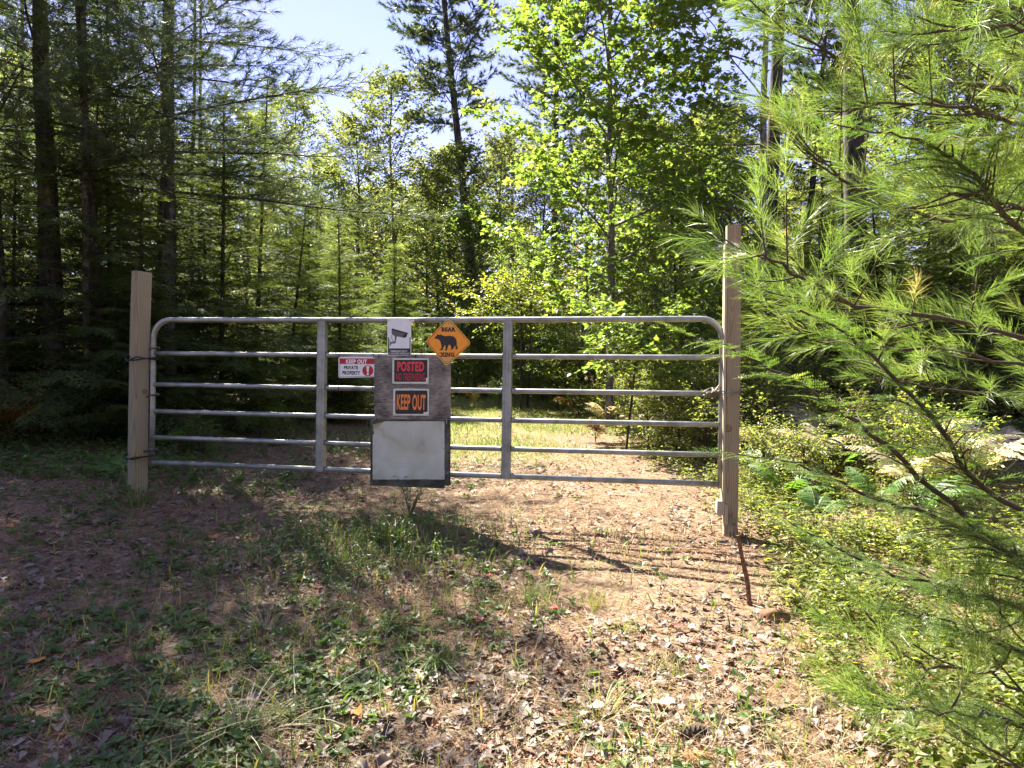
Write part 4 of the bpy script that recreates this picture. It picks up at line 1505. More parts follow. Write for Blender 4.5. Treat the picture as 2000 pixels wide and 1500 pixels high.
F = [f for i in range(k) for f in ((i, (i + 1) % k, k + (i + 1) % k), (i, k + (i + 1) % k, k + i), (k + i, k + (i + 1) % k, 2 * k))]
G.add(V, F)
px_, py_, pd = 1512, 1212, 3.62
p0 = at(px_, py_, pd)
tag(ob('wood_chunk', G.mesh('wood_chunk', M['stake'], True), None, (p0[0], pd, float(gz(p0[0], pd)))), 'dark chunk of rotten wood lying beside the leaning stake', 'wood')
# ------------------------------------------------------------------ tree meshes
S = np.random.default_rng(21)
MAPLE = [maple_shape(c) for c in (0.1, 0.3, -0.2)]


def maple_small(curl):
    pol = [(0, -0.05), (0.38, -0.02), (0.26, 0.16), (0.55, 0.36), (0.22, 0.46), (0, 1.0)]
    pts = pol + [(-x, y) for x, y in pol[-2:0:-1]]
    V = [(0, 0.25, 0)] + [(x, y, curl * (x * x * 1.2 - (y - 0.3) ** 2 * 0.6)) for x, y in pts]
    return np.array(V), np.array([(0, 1 + i, 1 + (i + 1) % len(pts)) for i in range(len(pts))])


MAPLE_TREE = [maple_small(c) for c in (0.15, 0.35, -0.25)]
OVAL = [oval_shape(0.30, 0.10, 0.15), oval_shape(0.24, 0.05, 0.3), oval_shape(0.33, 0.16, 0.05)]
KITE = [kite_shape(0.36, 0.10), kite_shape(0.30, 0.18)]
LOBED = [lobed_shape(0.3), lobed_shape(0.5, cup=1.2), lobed_shape(0.1, twist=0.15), lobed_shape(0.6, (0.05, 0.2, 0.3, 0.34, 0.3, 0.2, 0.02), 0.9, 0.1)]
TUFT_MID = [needle_tuft(S, 26, 0.115, 0.0075, 0.13, (0.35, 1.1)) for _ in range(4)]
TUFT_FAR = [needle_tuft(S, 28, 0.17, 0.024, 0.20, (0.4, 1.4)) for _ in range(3)]
TUFT_YOUNG = [needle_tuft(S, 20, 0.11, 0.0065, 0.15, (0.5, 1.1)) for _ in range(4)]
SPRAY_MID = [hemlock_spray(S, 5, 2, 0.085, 0.055, 0.42) for _ in range(4)]

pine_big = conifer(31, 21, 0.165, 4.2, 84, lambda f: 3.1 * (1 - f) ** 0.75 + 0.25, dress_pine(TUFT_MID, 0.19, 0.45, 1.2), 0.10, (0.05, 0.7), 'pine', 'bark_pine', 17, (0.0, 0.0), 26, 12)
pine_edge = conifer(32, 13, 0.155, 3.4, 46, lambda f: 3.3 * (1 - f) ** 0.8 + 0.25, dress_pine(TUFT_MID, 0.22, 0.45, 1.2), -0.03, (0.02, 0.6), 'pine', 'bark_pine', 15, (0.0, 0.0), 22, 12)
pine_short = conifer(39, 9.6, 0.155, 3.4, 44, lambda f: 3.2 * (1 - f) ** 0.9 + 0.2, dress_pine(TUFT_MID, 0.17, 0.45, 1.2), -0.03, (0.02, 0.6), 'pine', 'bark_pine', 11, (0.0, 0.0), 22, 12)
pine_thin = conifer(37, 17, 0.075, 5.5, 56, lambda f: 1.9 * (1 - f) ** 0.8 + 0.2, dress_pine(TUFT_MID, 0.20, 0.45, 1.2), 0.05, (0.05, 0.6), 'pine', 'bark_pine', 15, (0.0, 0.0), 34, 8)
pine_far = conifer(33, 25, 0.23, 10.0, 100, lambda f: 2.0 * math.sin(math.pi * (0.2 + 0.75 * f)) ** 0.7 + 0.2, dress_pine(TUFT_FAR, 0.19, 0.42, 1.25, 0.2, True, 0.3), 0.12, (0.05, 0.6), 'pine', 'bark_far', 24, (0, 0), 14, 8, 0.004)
pine_young = conifer(34, 4.2, 0.035, 0.25, 66, lambda f: 1.35 * (1 - f) ** 0.85 + 0.1, dress_pine(TUFT_YOUNG, 0.15, 0.42, 1.0, 0.04, False, 0.4), 0.16, (0.15, 0.8), 'pine_near', 'bark_far', 12, (0, 0), 0, 6)
hem_a = conifer(35, 5.2, 0.05, 0.2, 125, lambda f: 1.75 * (1 - f) ** 0.9 + 0.12, dress_hemlock(SPRAY_MID), -0.10, (0.10, 0.45), 'hemlock', 'bark_far', 0, (0, 0), 0, 7)
hem_b = conifer(36, 9.0, 0.085, 0.5, 150, lambda f: 2.0 * (1 - f) ** 0.8 + 0.15, dress_hemlock(SPRAY_MID, 0.16, 0.40), -0.12, (0.05, 0.45), 'hemlock', 'bark_far', 0, (0, 0), 6, 7)
broad_a = broadleaf(41, 11.0, 0.11, 2.2, 26, 3.0, 10, 6, 7, KITE, 0.125, mat='oak')
broad_b = broadleaf(42, 9.0, 0.09, 1.1, 26, 2.6, 10, 6, 7, KITE, 0.12, mat='decid')
broad_c = broadleaf(43, 5.5, 0.045, 0.7, 22, 1.8, 9, 6, 9, OVAL, 0.085, mat='maple', bark='bark_far')
broad_d = broadleaf(44, 13.0, 0.13, 2.4, 28, 3.1, 10, 6, 7, KITE, 0.13, mat='decid')
bush_a = broadleaf(45, 1.3, 0.018, 0.1, 14, 0.75, 6, 4, 7, OVAL, 0.078, mat='under', bark='twig')
bush_m = broadleaf(47, 2.5, 0.022, 1.45, 10, 1.15, 7, 4, 7, MAPLE, 0.105, mat='maple', bark='bark_far', top=0.15)
bush_y = broadleaf(46, 2.6, 0.03, 1.8, 10, 1.35, 8, 5, 8, OVAL, 0.075, mat='yellow', bark='bark_far', top=0.3)


def side_maple():
    """maple at the wood's edge whose long limbs all reach out over the clearing"""
    r = np.random.default_rng(51)
    W, L = Geo(), Geo()
    P = trunk_path(r, 12.8, (-0.02, -0.03), 0.014)
    trunk_tube(W, P, 0.09, 0.02, 10, r)
    zz = np.linspace(2.4, 12.2, 26)
    for i, z in enumerate(zz):
        z += r.normal(0, 0.25)
        bp, _ = along(P, [(z + 0.25) / 12.8])
        u = i / 25
        az = R(180) + R(r.uniform(-55, 45)) if i % 4 else R(r.uniform(-180, 180))
        ln = (3.6 - 1.3 * abs(u - 0.4)) * r.uniform(0.55, 1.15)
        limb_set(r, W, L, bp[0], (math.cos(az), math.sin(az), 0.30 + 0.35 * u + r.normal(0, 0.15)), ln, 0.02 * (1.1 - 0.6 * u), 11, 5, 8, MAPLE_TREE, 0.115, rise=0.06, twig=0.36, spread=0.85, sub=0.36, flat=0.45, droop=0.5)
    return W.mesh('trunk', M['bark_grey'], True), L.mesh('crown', M['maple'])


maple_big = broadleaf(52, 11.5, 0.085, 2.1, 38, 2.8, 11, 6, 8, MAPLE_TREE, 0.118, mat='maple', twig=0.36, sub=0.40, flat=0.45, droop=0.5)
maple = side_maple()


def X_at(px, d):
    return at(px, 700, d)[0]


def plant(kind, name, label, cat, px, d, h, group=None, rot=None, native=None, tilt=None):
    if tilt is None:
        rt_ = np.random.default_rng(int(px * 13 + d * 101 + 9000))
        tilt = tuple(rt_.normal(0, 0.05 if h < 9 else 0.02, 2))
    r0 = (px * 0.37 + d * 1.7) % 6.28 if rot is None else rot
    return tree(name, label, cat, X_at(px, d), d, kind, r0, h / native, group, tilt=tilt)


# the two big pines and the thin stems of the dark wood on the left
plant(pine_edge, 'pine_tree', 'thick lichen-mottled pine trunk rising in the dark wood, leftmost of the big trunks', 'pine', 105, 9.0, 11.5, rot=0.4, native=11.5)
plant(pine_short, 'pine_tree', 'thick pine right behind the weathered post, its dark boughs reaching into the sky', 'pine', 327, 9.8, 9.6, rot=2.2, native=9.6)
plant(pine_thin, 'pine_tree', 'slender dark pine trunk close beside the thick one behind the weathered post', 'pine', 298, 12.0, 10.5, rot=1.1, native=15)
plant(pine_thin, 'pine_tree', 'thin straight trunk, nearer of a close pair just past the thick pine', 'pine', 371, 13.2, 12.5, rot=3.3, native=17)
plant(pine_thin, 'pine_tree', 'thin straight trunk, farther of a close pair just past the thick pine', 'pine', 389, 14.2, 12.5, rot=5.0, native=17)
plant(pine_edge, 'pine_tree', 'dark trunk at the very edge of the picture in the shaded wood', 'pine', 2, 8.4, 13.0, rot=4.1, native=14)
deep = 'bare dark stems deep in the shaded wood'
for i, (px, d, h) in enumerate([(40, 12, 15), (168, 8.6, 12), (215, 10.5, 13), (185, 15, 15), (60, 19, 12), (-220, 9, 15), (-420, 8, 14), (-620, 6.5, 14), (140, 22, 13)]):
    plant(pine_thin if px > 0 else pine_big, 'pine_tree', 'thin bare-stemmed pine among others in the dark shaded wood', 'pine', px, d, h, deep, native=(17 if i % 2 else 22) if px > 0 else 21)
# hemlocks under them
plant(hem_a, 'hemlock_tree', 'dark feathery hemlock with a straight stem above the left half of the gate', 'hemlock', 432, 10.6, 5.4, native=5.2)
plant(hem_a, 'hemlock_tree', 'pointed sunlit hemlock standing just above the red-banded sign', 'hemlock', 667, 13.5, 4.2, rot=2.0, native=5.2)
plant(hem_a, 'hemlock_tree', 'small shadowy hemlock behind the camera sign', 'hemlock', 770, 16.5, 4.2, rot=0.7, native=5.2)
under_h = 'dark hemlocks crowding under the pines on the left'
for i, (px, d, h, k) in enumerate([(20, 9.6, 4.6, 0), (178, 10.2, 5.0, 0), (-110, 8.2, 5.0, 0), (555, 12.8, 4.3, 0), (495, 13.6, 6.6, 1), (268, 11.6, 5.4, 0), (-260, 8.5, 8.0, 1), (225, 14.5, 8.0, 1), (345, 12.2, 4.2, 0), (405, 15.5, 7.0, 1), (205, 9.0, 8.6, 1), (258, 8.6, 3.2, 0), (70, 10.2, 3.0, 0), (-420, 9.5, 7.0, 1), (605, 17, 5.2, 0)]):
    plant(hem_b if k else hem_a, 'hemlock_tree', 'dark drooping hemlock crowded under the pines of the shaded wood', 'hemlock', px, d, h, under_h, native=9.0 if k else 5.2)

# middle distance: turning hardwoods, the leaning pine, young pines
plant(broad_a, 'oak_tree', 'airy oak with a rusty top against the sky gap', 'oak', 775, 27, 12.2, rot=1.0, native=11)
plant(broad_a, 'oak_tree', 'airy oak with fine blue-green leaves beside the rusty-topped one', 'oak', 700, 25, 9.8, rot=4.2, native=11)
plant(broad_b, 'birch_tree', 'pale green slender tree at the left foot of the sky gap', 'tree', 618, 23, 7.6, rot=0.3, native=9)
plant(pine_far, 'pine_tree', 'tall leaning pine with layered clumps, alone in the sky gap', 'pine', 945, 27, 25.5, rot=0.8, native=25, tilt=(R(-1.0), R(-6.5)))
plant(pine_far, 'pine_tree', 'tall straight pine behind the bright maple, top out of sight', 'pine', 1082, 30, 27.0, rot=3.4, native=27)
plant(broad_c, 'maple_tree', 'pale green young maple glowing behind the bear sign', 'maple', 890, 22, 6.2, rot=2.4, native=5.5)
plant(broad_b, 'maple_tree', 'light green maple with a dark thin stem before the leaning pine', 'maple', 930, 25, 8.8, rot=5.1, native=9)
plant(broad_a, 'oak_tree', 'rust-tinged oak crown between the leaning and the straight pine', 'oak', 985, 28, 10.0, rot=0.1, native=11)
plant(bush_y, 'maple_sapling', 'low yellowing sapling over the top rail at the middle', 'sapling', 1020, 17.0, 3.2, rot=1.2, native=2.6)
plant(bush_m, 'maple_sapling', 'bright low maple sapling crossing the top rail on the right half', 'sapling', 1222, 9.6, 2.1, rot=3.6, native=2.5)
plant(broad_c, 'maple_tree', 'slim maple in the shade between the big maple and the slim post', 'maple', 1318, 16.5, 6.4, rot=3.9, native=5.5)
plant(maple_big, 'maple_tree', 'large sunlit yellow-green maple filling the sky right of the pines', 'maple', 1195, 13.0, 11.5, rot=0.6, native=11.5)
tree('maple_tree', 'maple at the edge of the wood with long limbs reaching left behind the slim post', 'maple', X_at(1490, 12.4), 12.4, maple, 0.0, 1.0)
yp = 'young white pines along the back of the clearing'
for i, (px, d, h) in enumerate([(885, 23, 3.6), (915, 21, 3.1), (1020, 20.2, 2.8), (1035, 23, 4.4), (1092, 24, 4.8), (1165, 21.5, 4.6), (1235, 21.5, 4.6), (1300, 18.8, 3.6), (1345, 15.5, 3.4), (1385, 17, 4.4), (1445, 14.2, 4.0), (960, 23.5, 4.6), (1120, 17.8, 2.3), (1510, 17, 4.6), (1060, 20, 3.6), (1200, 18.5, 3.0)]):
    plant(pine_young, 'young_pine', 'soft bluish young pine in the row behind the gate', 'pine', px, d, h, yp, native=4.2)
for i, (px, d, h) in enumerate([(835, 29, 9.0), (560, 23, 6.8), (470, 20, 8.0), (1000, 31, 10.5), (880, 33, 11), (650, 32, 8.0), (520, 36, 8.0), (1135, 29, 10.5), (370, 30, 10), (280, 28, 11), (180, 27, 11), (90, 24, 11), (20, 28, 13), (440, 44, 13), (-60, 22, 12), (750, 36, 10), (1060, 29, 10), (1175, 23, 9), (1285, 22, 8.5), (1370, 20, 8.2), (1425, 23, 9.5), (690, 29, 8.0), (850, 26, 8.0)]):
    plant((broad_b, broad_d, broad_a)[i % 3], 'woodland_tree', 'leafy sunlit hardwood standing behind the hemlocks and young pines', 'tree', px, d, h, 'leafy hardwoods behind the clearing', native=(9, 13, 11)[i % 3])

# right-hand wood
plant(pine_far, 'pine_tree', 'broad black trunk showing through the pine needles, thickest on that side', 'pine', 1682, 14.5, 26, rot=1.9, native=23)
plant(pine_far, 'pine_tree', 'dark trunk behind the slim post, partly hidden by maple leaves', 'pine', 1487, 17.5, 24, rot=4.4, native=24)
plant(pine_far, 'pine_tree', 'thin slanting dark trunk seen against blue between two thicker ones', 'pine', 1550, 20, 20, rot=2.9, native=32, tilt=(0, R(4)))
for i, (px, d, h, k) in enumerate([(1600, 24, 11, 1), (1760, 19, 10, 2), (1880, 16, 9.5, 1), (2050, 15, 11, 3), (1420, 22, 7, 2), (1830, 24, 13, 3), (2250, 12, 10, 1), (1960, 21, 12, 3), (1330, 24, 9.5, 1), (1240, 26, 10, 3), (1530, 27, 8, 2)]):
    plant((None, broad_b, broad_a, broad_d)[k], 'woodland_tree', 'dim hardwood standing back in the wood beyond the pine boughs', 'tree', px, d, h, 'hardwoods beyond the near boughs', native=(0, 9, 11, 13)[k])
for i, (px, d, h, k) in enumerate([(1590, 13, 4.6, 0), (1735, 12, 4.6, 0), (1860, 10.5, 4.0, 0), (1480, 12.5, 3.4, 0), (1990, 9.5, 5.0, 0), (2160, 9, 6.5, 1), (1660, 17, 7.0, 1), (1810, 15, 7.5, 1)]):
    plant(hem_b if k else hem_a, 'hemlock_tree', 'shaded hemlock filling the gap behind the near pine boughs', 'hemlock', px, d, h, 'hemlocks behind the near boughs', native=9.0 if k else 5.2)
# far wood all round
r = np.random.default_rng(77)
for i in range(74):
    d = r.uniform(30, 62)
    px = r.uniform(-700, 2800)
    if 560 < px < 1120 and d < 40:
        continue
    low = 560 < px < 1120
    k = i % 4
    m, nat = ((broad_d, 13), (hem_b, 9), (broad_a, 11), (broad_b, 9))[k]
    h = d * r.uniform(0.20, 0.27) if low else r.uniform(10, 15)
    plant(m, 'distant_tree', 'hazy tree far back in the surrounding wood', 'tree', px, d, h, 'trees far back in the wood', native=nat)


# the mass of the wood beyond, one foliage body nobody could count
r = np.random.default_rng(88)
n = 190000
az = r.uniform(R(-180), R(180), n)
dd = r.uniform(42, 82, n)
x, y = dd * np.sin(az), dd * np.cos(az)
px_ = np.where(y > 5, x / np.maximum(y, 5) * FPX + 1000, -9999)
top = 10 + 8 * vnoise(x, y, 6.0, 90)
top = np.where((px_ > 540) & (px_ < 1150), np.minimum(top, 0.17 * dd + 3 * vnoise(x, y, 3.0, 92)), top)
z = top * r.random(n) ** 1.3
k = vnoise(x + 3 * z, y + 2 * z, 2.4, 91) + 0.25 * (1 - z / 18) > 0.42
x, y, z = x[k], y[k], z[k]
G = Geo()
for i, (PV, PF) in enumerate(KITE):
    m = np.arange(len(x)) % 2 == i
    inst(G, PV, PF, np.stack([x, y, gz(x, y) + z], -1)[m], rand_rot(r, int(m.sum()), 0.8), r.uniform(0.3, 0.75, m.sum()), r.random(m.sum()))
o = ob('far_woods', G.mesh('far_woods', M['decid']))
tag(o, kind='stuff')

# thickets of saplings between the trunks
sp = 'saplings thick between the trunks of the wood'
r = np.random.default_rng(99)
for i in range(70):
    d = r.uniform(17, 40)
    px = r.uniform(-350, 2500)
    if 760 < px < 1010 and d < 24:
        continue
    k = i % 3
    plant((broad_c, hem_a, pine_young)[k], 'sapling', 'young sapling in the thicket between the trunks', 'sapling', px, d, r.uniform(2.6, 4.6) * (0.75 + 0.012 * d), sp, native=(5.5, 5.2, 4.2)[k])


# ------------------------------------------------------------------ shrubs and ferns
bl = 'leafy bushes along the bank right of the track'
for i, (px, d, h) in enumerate([(1130, 15.5, 0.7), (1185, 14.2, 0.7), (1240, 13.8, 0.9), (1300, 11.6, 0.8), (1345, 11.8, 1.0), (1390, 10.0, 0.95), (1330, 9.2, 0.8), (1385, 8.3, 0.75), (1270, 9.9, 0.7), (1460, 9.2, 1.2), (1520, 8.4, 0.9), (1560, 10.5, 1.2), (1500, 6.6, 0.6), (1580, 6.2, 0.55), (1650, 7.2, 0.7), (1740, 6.4, 0.7), (1840, 5.6, 0.7), (1090, 18, 1.0), (1155, 17.4, 1.3), (1700, 9, 1.0), (1850, 8, 1.0), (900, 23.5, 1.7), (960, 22, 1.4), (1040, 22.5, 1.9), (1085, 20.5, 1.4), (860, 24, 1.8), (1010, 24.5, 2.2)]):
    plant(bush_a, 'leafy_bush', 'low yellow-green leafy bush on the bank right of the track', 'bush', px, d, h, bl, native=1.3)
bl2 = 'dim bushes at the foot of the dark wood'
for i, (px, d, h) in enumerate([(330, 9.4, 0.6), (420, 9.8, 0.6), (505, 10.4, 0.6), (580, 11.5, 0.7), (640, 13, 0.9), (150, 8.4, 0.5), (60, 8.0, 0.7), (390, 8.2, 0.4), (690, 15.5, 0.9), (545, 9.5, 0.4)]):
    plant(bush_a, 'leafy_bush', 'dim low bush at the foot of the dark wood behind the gate', 'bush', px, d, h, bl2, native=1.3)


def frond_mesh(seed, pairs, mat, teeth=7):
    r = np.random.default_rng(seed)
    V, F = [], []

    def ax(t):
        return np.array([0, 0.80 * t, 0.75 * t - 0.62 * t * t])
    for i in range(pairs):
        t = 0.20 + 0.79 * i / pairs
        p = ax(t)
        dv = norm(ax(min(1, t + 0.02)) - p)
        L = 0.36 * (1 - (t - 0.2) / 0.8) ** 0.8 * min(1.0, 0.55 + 3.0 * (t - 0.2)) + 0.015
        w = 0.016 + 0.055 * L
        for sg in (-1, 1):
            drp = r.normal(-0.22, 0.10)
            out = norm(np.array([sg * 0.92, 0, drp]) + dv * (0.38 + r.normal(0, 0.06)))
            tip = p + out * L * r.uniform(0.85, 1.1) + np.array([0, 0, -0.10 * L])
            n_ = teeth
            b = len(V)
            V += [p]
            for q_ in range(1, n_):                              # lobed leaflet: alternate wide and narrow stations
                f = q_ / n_
                c = p + (tip - p) * f
                ww = w * (1 - f) ** 0.7 * (1.0 if q_ % 2 else 0.45)
                V += [c + dv * ww, c - dv * ww * 0.9]
            V += [tip]
            F += [(b, b + 1, b + 2)] + [f_ for q_ in range(n_ - 2) for f_ in ((b + 1 + 2 * q_, b + 3 + 2 * q_, b + 2 + 2 * q_), (b + 2 + 2 * q_, b + 3 + 2 * q_, b + 4 + 2 * q_))] + [(b + 2 * n_ - 3, b + 2 * n_ - 1, b + 2 * n_ - 2)]
    G = Geo()
    G.add(np.array(V), np.array(F), np.clip(np.repeat(r.normal(0.4, 0.25, len(V) // (2 * teeth) + 1), 2 * teeth)[:len(V)], 0, 1))
    pts = [ax(t) for t in np.linspace(0, 1, 8)]
    tube(G, pts, np.linspace(0.007, 0.0015, 8), 4)
    return G.mesh('frond', mat)


FR = {k: [frond_mesh(60 + i, 17, M[k]) for i in range(2)] for k in ('fern_pale', 'fern_rust', 'fern_yellow', 'fern_green')}


def fern(label, kind, px, d, h, nf=6, group=None, az0=None, fan=6.28, el=0.35):
    x = X_at(px, d)
    r = np.random.default_rng(int(px * 3 + d * 7))
    e = ob('fern', None, None, (x, d, float(gz(x, d)) - 0.01))
    tag(e, label, 'fern', group)
    G = Geo()
    for i in range(nf):
        a_ = (r.random() * 6.28 if az0 is None else az0) + fan * (i / nf) + r.normal(0, 0.2)
        st = h * r.uniform(0.16, 0.28)
        top = np.array([0.05 * h * math.cos(a_), 0.05 * h * math.sin(a_), st])
        tube(G, [(0, 0, 0), top * (0.3, 0.3, 0.5), top], [0.006, 0.005, 0.004], 4)
        o = ob('frond', FR[kind][i % 2], e, top, (el + r.normal(0, 0.12), r.normal(0, 0.15), a_ - math.pi / 2), h * r.uniform(0.8, 1.1))
    ob('stalk', G.mesh('stalk', M['twig']), e)
    return e


gp = 'bleached ferns on the right bank'
for px, d, h in [(1545, 6.9, 0.78), (1615, 7.2, 0.82), (1775, 6.6, 0.85), (1850, 6.3, 0.9), (1905, 5.7, 0.8), (1800, 5.6, 0.7), (1690, 7.6, 0.85), (1960, 6.4, 0.9), (1500, 7.6, 0.7), (1580, 7.9, 0.9), (1735, 7.3, 0.9)]:
    fern('bleached straw-coloured fern arching over the bank right of the slim post', 'fern_pale', px, d, h, 6, gp)
gp2 = 'pale ferns behind the right half of the gate'
for px, d, h, k in [(1190, 13.0, 0.7, 'fern_pale'), (1255, 11.2, 0.75, 'fern_pale'), (1120, 15.6, 0.75, 'fern_rust'), (1320, 10.6, 0.7, 'fern_pale'), (1165, 10.8, 0.5, 'fern_rust'), (1290, 12.2, 0.8, 'fern_pale'), (1365, 9.6, 0.65, 'fern_rust')]:
    fern('pale drying fern behind the lower rails on the right half', k, px, d, h, 5, gp2)
fern('bright yellow fern standing beside the far grass just left of the second brace', 'fern_yellow', 928, 17.5, 0.75, 4, el=0.5)
fern('yellow-green fern at the far grass edge touching the second brace', 'fern_green', 975, 17.9, 0.7, 5, el=0.6)
for i, (px, d, h) in enumerate([(1480, 6.9, 0.55), (1545, 5.9, 0.5), (1640, 6.6, 0.6), (1720, 5.4, 0.5), (1800, 5.0, 0.55), (1600, 5.2, 0.4)]):
    fern('green fern among the low sunlit plants right of the slim post', 'fern_green', px, d, h, 5, 'green ferns on the right bank')
fern('rusty brown fern at the edge of the dark wood', 'fern_rust', 12, 7.8, 0.95, 6)
fern('rusty fern low in the gap left of the red-banded sign', 'fern_rust', 652, 14.5, 0.9, 6)
fern('single pale fern catching light behind the left half of the gate', 'fern_green', 372, 8.6, 0.55, 3, az0=-0.2, fan=0.9)
fern('green fern below the hemlock behind the left half of the gate', 'fern_green', 505, 9.6, 0.7, 5)
fern('small pale-tipped fern leaning on the weathered post near the ground', 'fern_green', 232, 6.2, 0.42, 3, az0=2.0, fan=2.0)
fern('green fern lowest by the gate behind the weathered post', 'fern_green', 330, 8.0, 0.5, 5)


# ------------------------------------------------------------------ labels that place each of the alike plants
PLACES = [(0, 70, 'at the far left edge'), (70, 160, 'around the leftmost thick trunk'), (160, 250, 'just left of the weathered post'), (250, 340, 'right behind the weathered post'),
          (340, 420, 'beside the close pair of thin trunks'), (420, 520, 'behind the first left rails'), (520, 622, 'left of the first brace'), (622, 735, 'in line with the red-banded sign'),
          (735, 815, 'behind the camera sign'), (815, 925, 'behind the bear sign'), (925, 990, 'left of the second brace'), (990, 1060, 'right of the second brace'),
          (1060, 1130, 'a little past the second brace'), (1130, 1200, 'behind the right rails, towards the middle'), (1200, 1270, 'in the middle of the right rails'), (1270, 1340, 'towards the latch end'),
          (1340, 1415, 'close by the latch end'), (1415, 1500, 'just right of the slim post'), (1500, 1600, 'past the slim post behind needles'), (1600, 1720, 'under the thick black trunk'),
          (1720, 1850, 'behind the long hemlock bough'), (1850, 2000, 'at the right edge')]
BASES = {'dark hemlocks crowding under the pines on the left': 'dark drooping hemlock',
         'bare dark stems deep in the shaded wood': 'thin bare-stemmed pine',
         'young white pines along the back of the clearing': 'soft bluish young pine',
         'leafy hardwoods behind the clearing': 'leafy sunlit hardwood',
         'hardwoods beyond the near boughs': 'dim hardwood',
         'hemlocks behind the near boughs': 'shaded hemlock',
         'leafy bushes along the bank right of the track': 'low leafy bush',
         'dim bushes at the foot of the dark wood': 'dim low bush',
         'saplings thick between the trunks of the wood': 'young sapling',
         'bleached ferns on the right bank': 'bleached arching fern',
         'green ferns on the right bank': 'green fern among low sunlit plants',
         'pale ferns behind the right half of the gate': 'pale drying fern'}
bins = {}
for o in list(col.objects):
    g = o.get('group')
    if o.parent is None and g in BASES and o.location.y > 0.5:
        px = 1000 + o.location.x / o.location.y * FPX
        for lo, hi, ph in PLACES:
            if lo <= px < hi:
                bins.setdefault((g, ph), []).append(o)
RANK = {2: ('nearer', 'farther'), 3: ('nearest', 'middle', 'farthest'), 4: ('nearest', 'second nearest', 'third nearest', 'farthest'), 5: ('nearest', 'second nearest', 'third nearest', 'fourth nearest', 'farthest')}
for (g, ph), os_ in bins.items():
    os_.sort(key=lambda o: o.location.y)
    for i, o in enumerate(os_):
        rk = RANK.get(len(os_))
        o['label'] = BASES[g] + ' ' + ph + (', the %s one there' % rk[i] if rk else '')

# ------------------------------------------------------------------ ground cover
def spots(n, dmin, dmax, seed, mask, xl=-0.85, xr=0.85, pad=0.7):
    """points scattered over the ground, thinning out with distance; mask gives the chance of keeping one"""
    r = np.random.default_rng(seed)
    d = dmin * (dmax / dmin) ** r.random(n)
    x = xl * d - pad + (xr - xl) * d * r.random(n) + 2 * pad * r.random(n)
    k = r.random(n) < mask(x, d)
    return x[k], d[k], r


def lane_off(x, y):
    return np.abs(x - lane_x(y))


def clumpy(x, y, sc_, seed, lo=0.4, hi=0.62):
    return sstep(lo, hi, vnoise(x, y, sc_, seed) * 0.65 + vnoise(x, y, sc_ * 0.37, seed + 1) * 0.35)


def stuff(name, G, mat):
    return tag(ob(name, G.mesh(name, mat)), kind='stuff')


def litter_mask(x, y):
    m = 0.10 + 0.90 * clumpy(x, y, 0.55, 101, 0.40, 0.56)
    m = m * (1 - 0.7 * np.exp(-(((x - 0.9) / 0.9) ** 2 + ((y - 4.6) / 0.75) ** 2)))
    m = m * (1 - 0.75 * sstep(7.5, 10, y) * sstep(2.0, 1.0, lane_off(x, y)))
    return m * (0.65 + 0.35 * sstep(-0.6, 0.6, x) + 0.35 * sstep(-0.9, -1.6, x))


# fallen needles
x, y, r = spots(95000, 1.7, 14, 201, lambda x, y: (0.35 + 0.65 * clumpy(x, y, 0.7, 111)) * (1 - 0.6 * sstep(8, 11, y)))
k = len(x)
G = Geo()
PV, PF = np.array([(-0.5, 0, 0), (0.5, 0, 0), (0, 30, 0)]), np.array([(0, 1, 2)])
w = 0.0016 + 0.0006 * y
Rm = rand_rot(r, k, 0.35)
inst(G, PV, PF, np.stack([x, y, gz(x, y) + 0.006 + 0.012 * r.random(k)], -1), Rm, w, r.random(k))
stuff('fallen_needles', G, M['duff'])

# broken twigs
x, y, r = spots(1500, 1.8, 10, 205, lambda x, y: 0.5 + 0 * x)
k = len(x)
G = Geo()
PV, PF = np.array([(-0.02, 0, 0), (0.02, 0, 0), (0, 0, 0.03), (-0.014, 0.55, 0.02), (0.014, 0.55, 0.02), (0.0, 0.55, 0.045), (0.12, 1.0, 0.01)]), np.array([(0, 1, 4), (0, 4, 3), (1, 2, 5), (1, 5, 4), (2, 0, 3), (2, 3, 5), (3, 4, 6), (4, 5, 6), (5, 3, 6)])
inst(G, PV, PF, np.stack([x, y, gz(x, y) + 0.006], -1), rand_rot(r, k, 0.12), 0.05 + 0.15 * r.random(k) ** 2, r.random(k))
stuff('twigs', G, M['twig'])

# dry straw lying about
x, y, r = spots(60000, 1.7, 11, 202, lambda x, y: 0.12 + 0.88 * clumpy(x, y, 0.9, 121, 0.46, 0.66) * (0.6 + 0.6 * sstep(1.2, 0.0, x)))
k = len(x)
G = Geo()
straw_shapes = [blade_shape(b, 0.008, 3) for b in (0.3, 0.8)]
az = r.random(k) * 6.28
Yv = np.stack([np.cos(az) * 0.6, np.sin(az) * 0.6, r.normal(0.25, 0.25, k)], -1)
for i, (PV, PF) in enumerate(straw_shapes):
    m = np.arange(k) % 2 == i
    PVr = PV[:, [0, 2, 1]] * (1, 1, -0.35)
    inst(G, PVr, PF, np.stack([x, y, gz(x, y) + 0.008], -1)[m], frames(Yv[m], np.array([0, 0, 1.0]) + r.normal(0, 0.5, (m.sum(), 3))), r.uniform(0.05, 0.19, m.sum()), r.random(m.sum()) ** 1.5)
stuff('dry_grass', G, M['straw'])

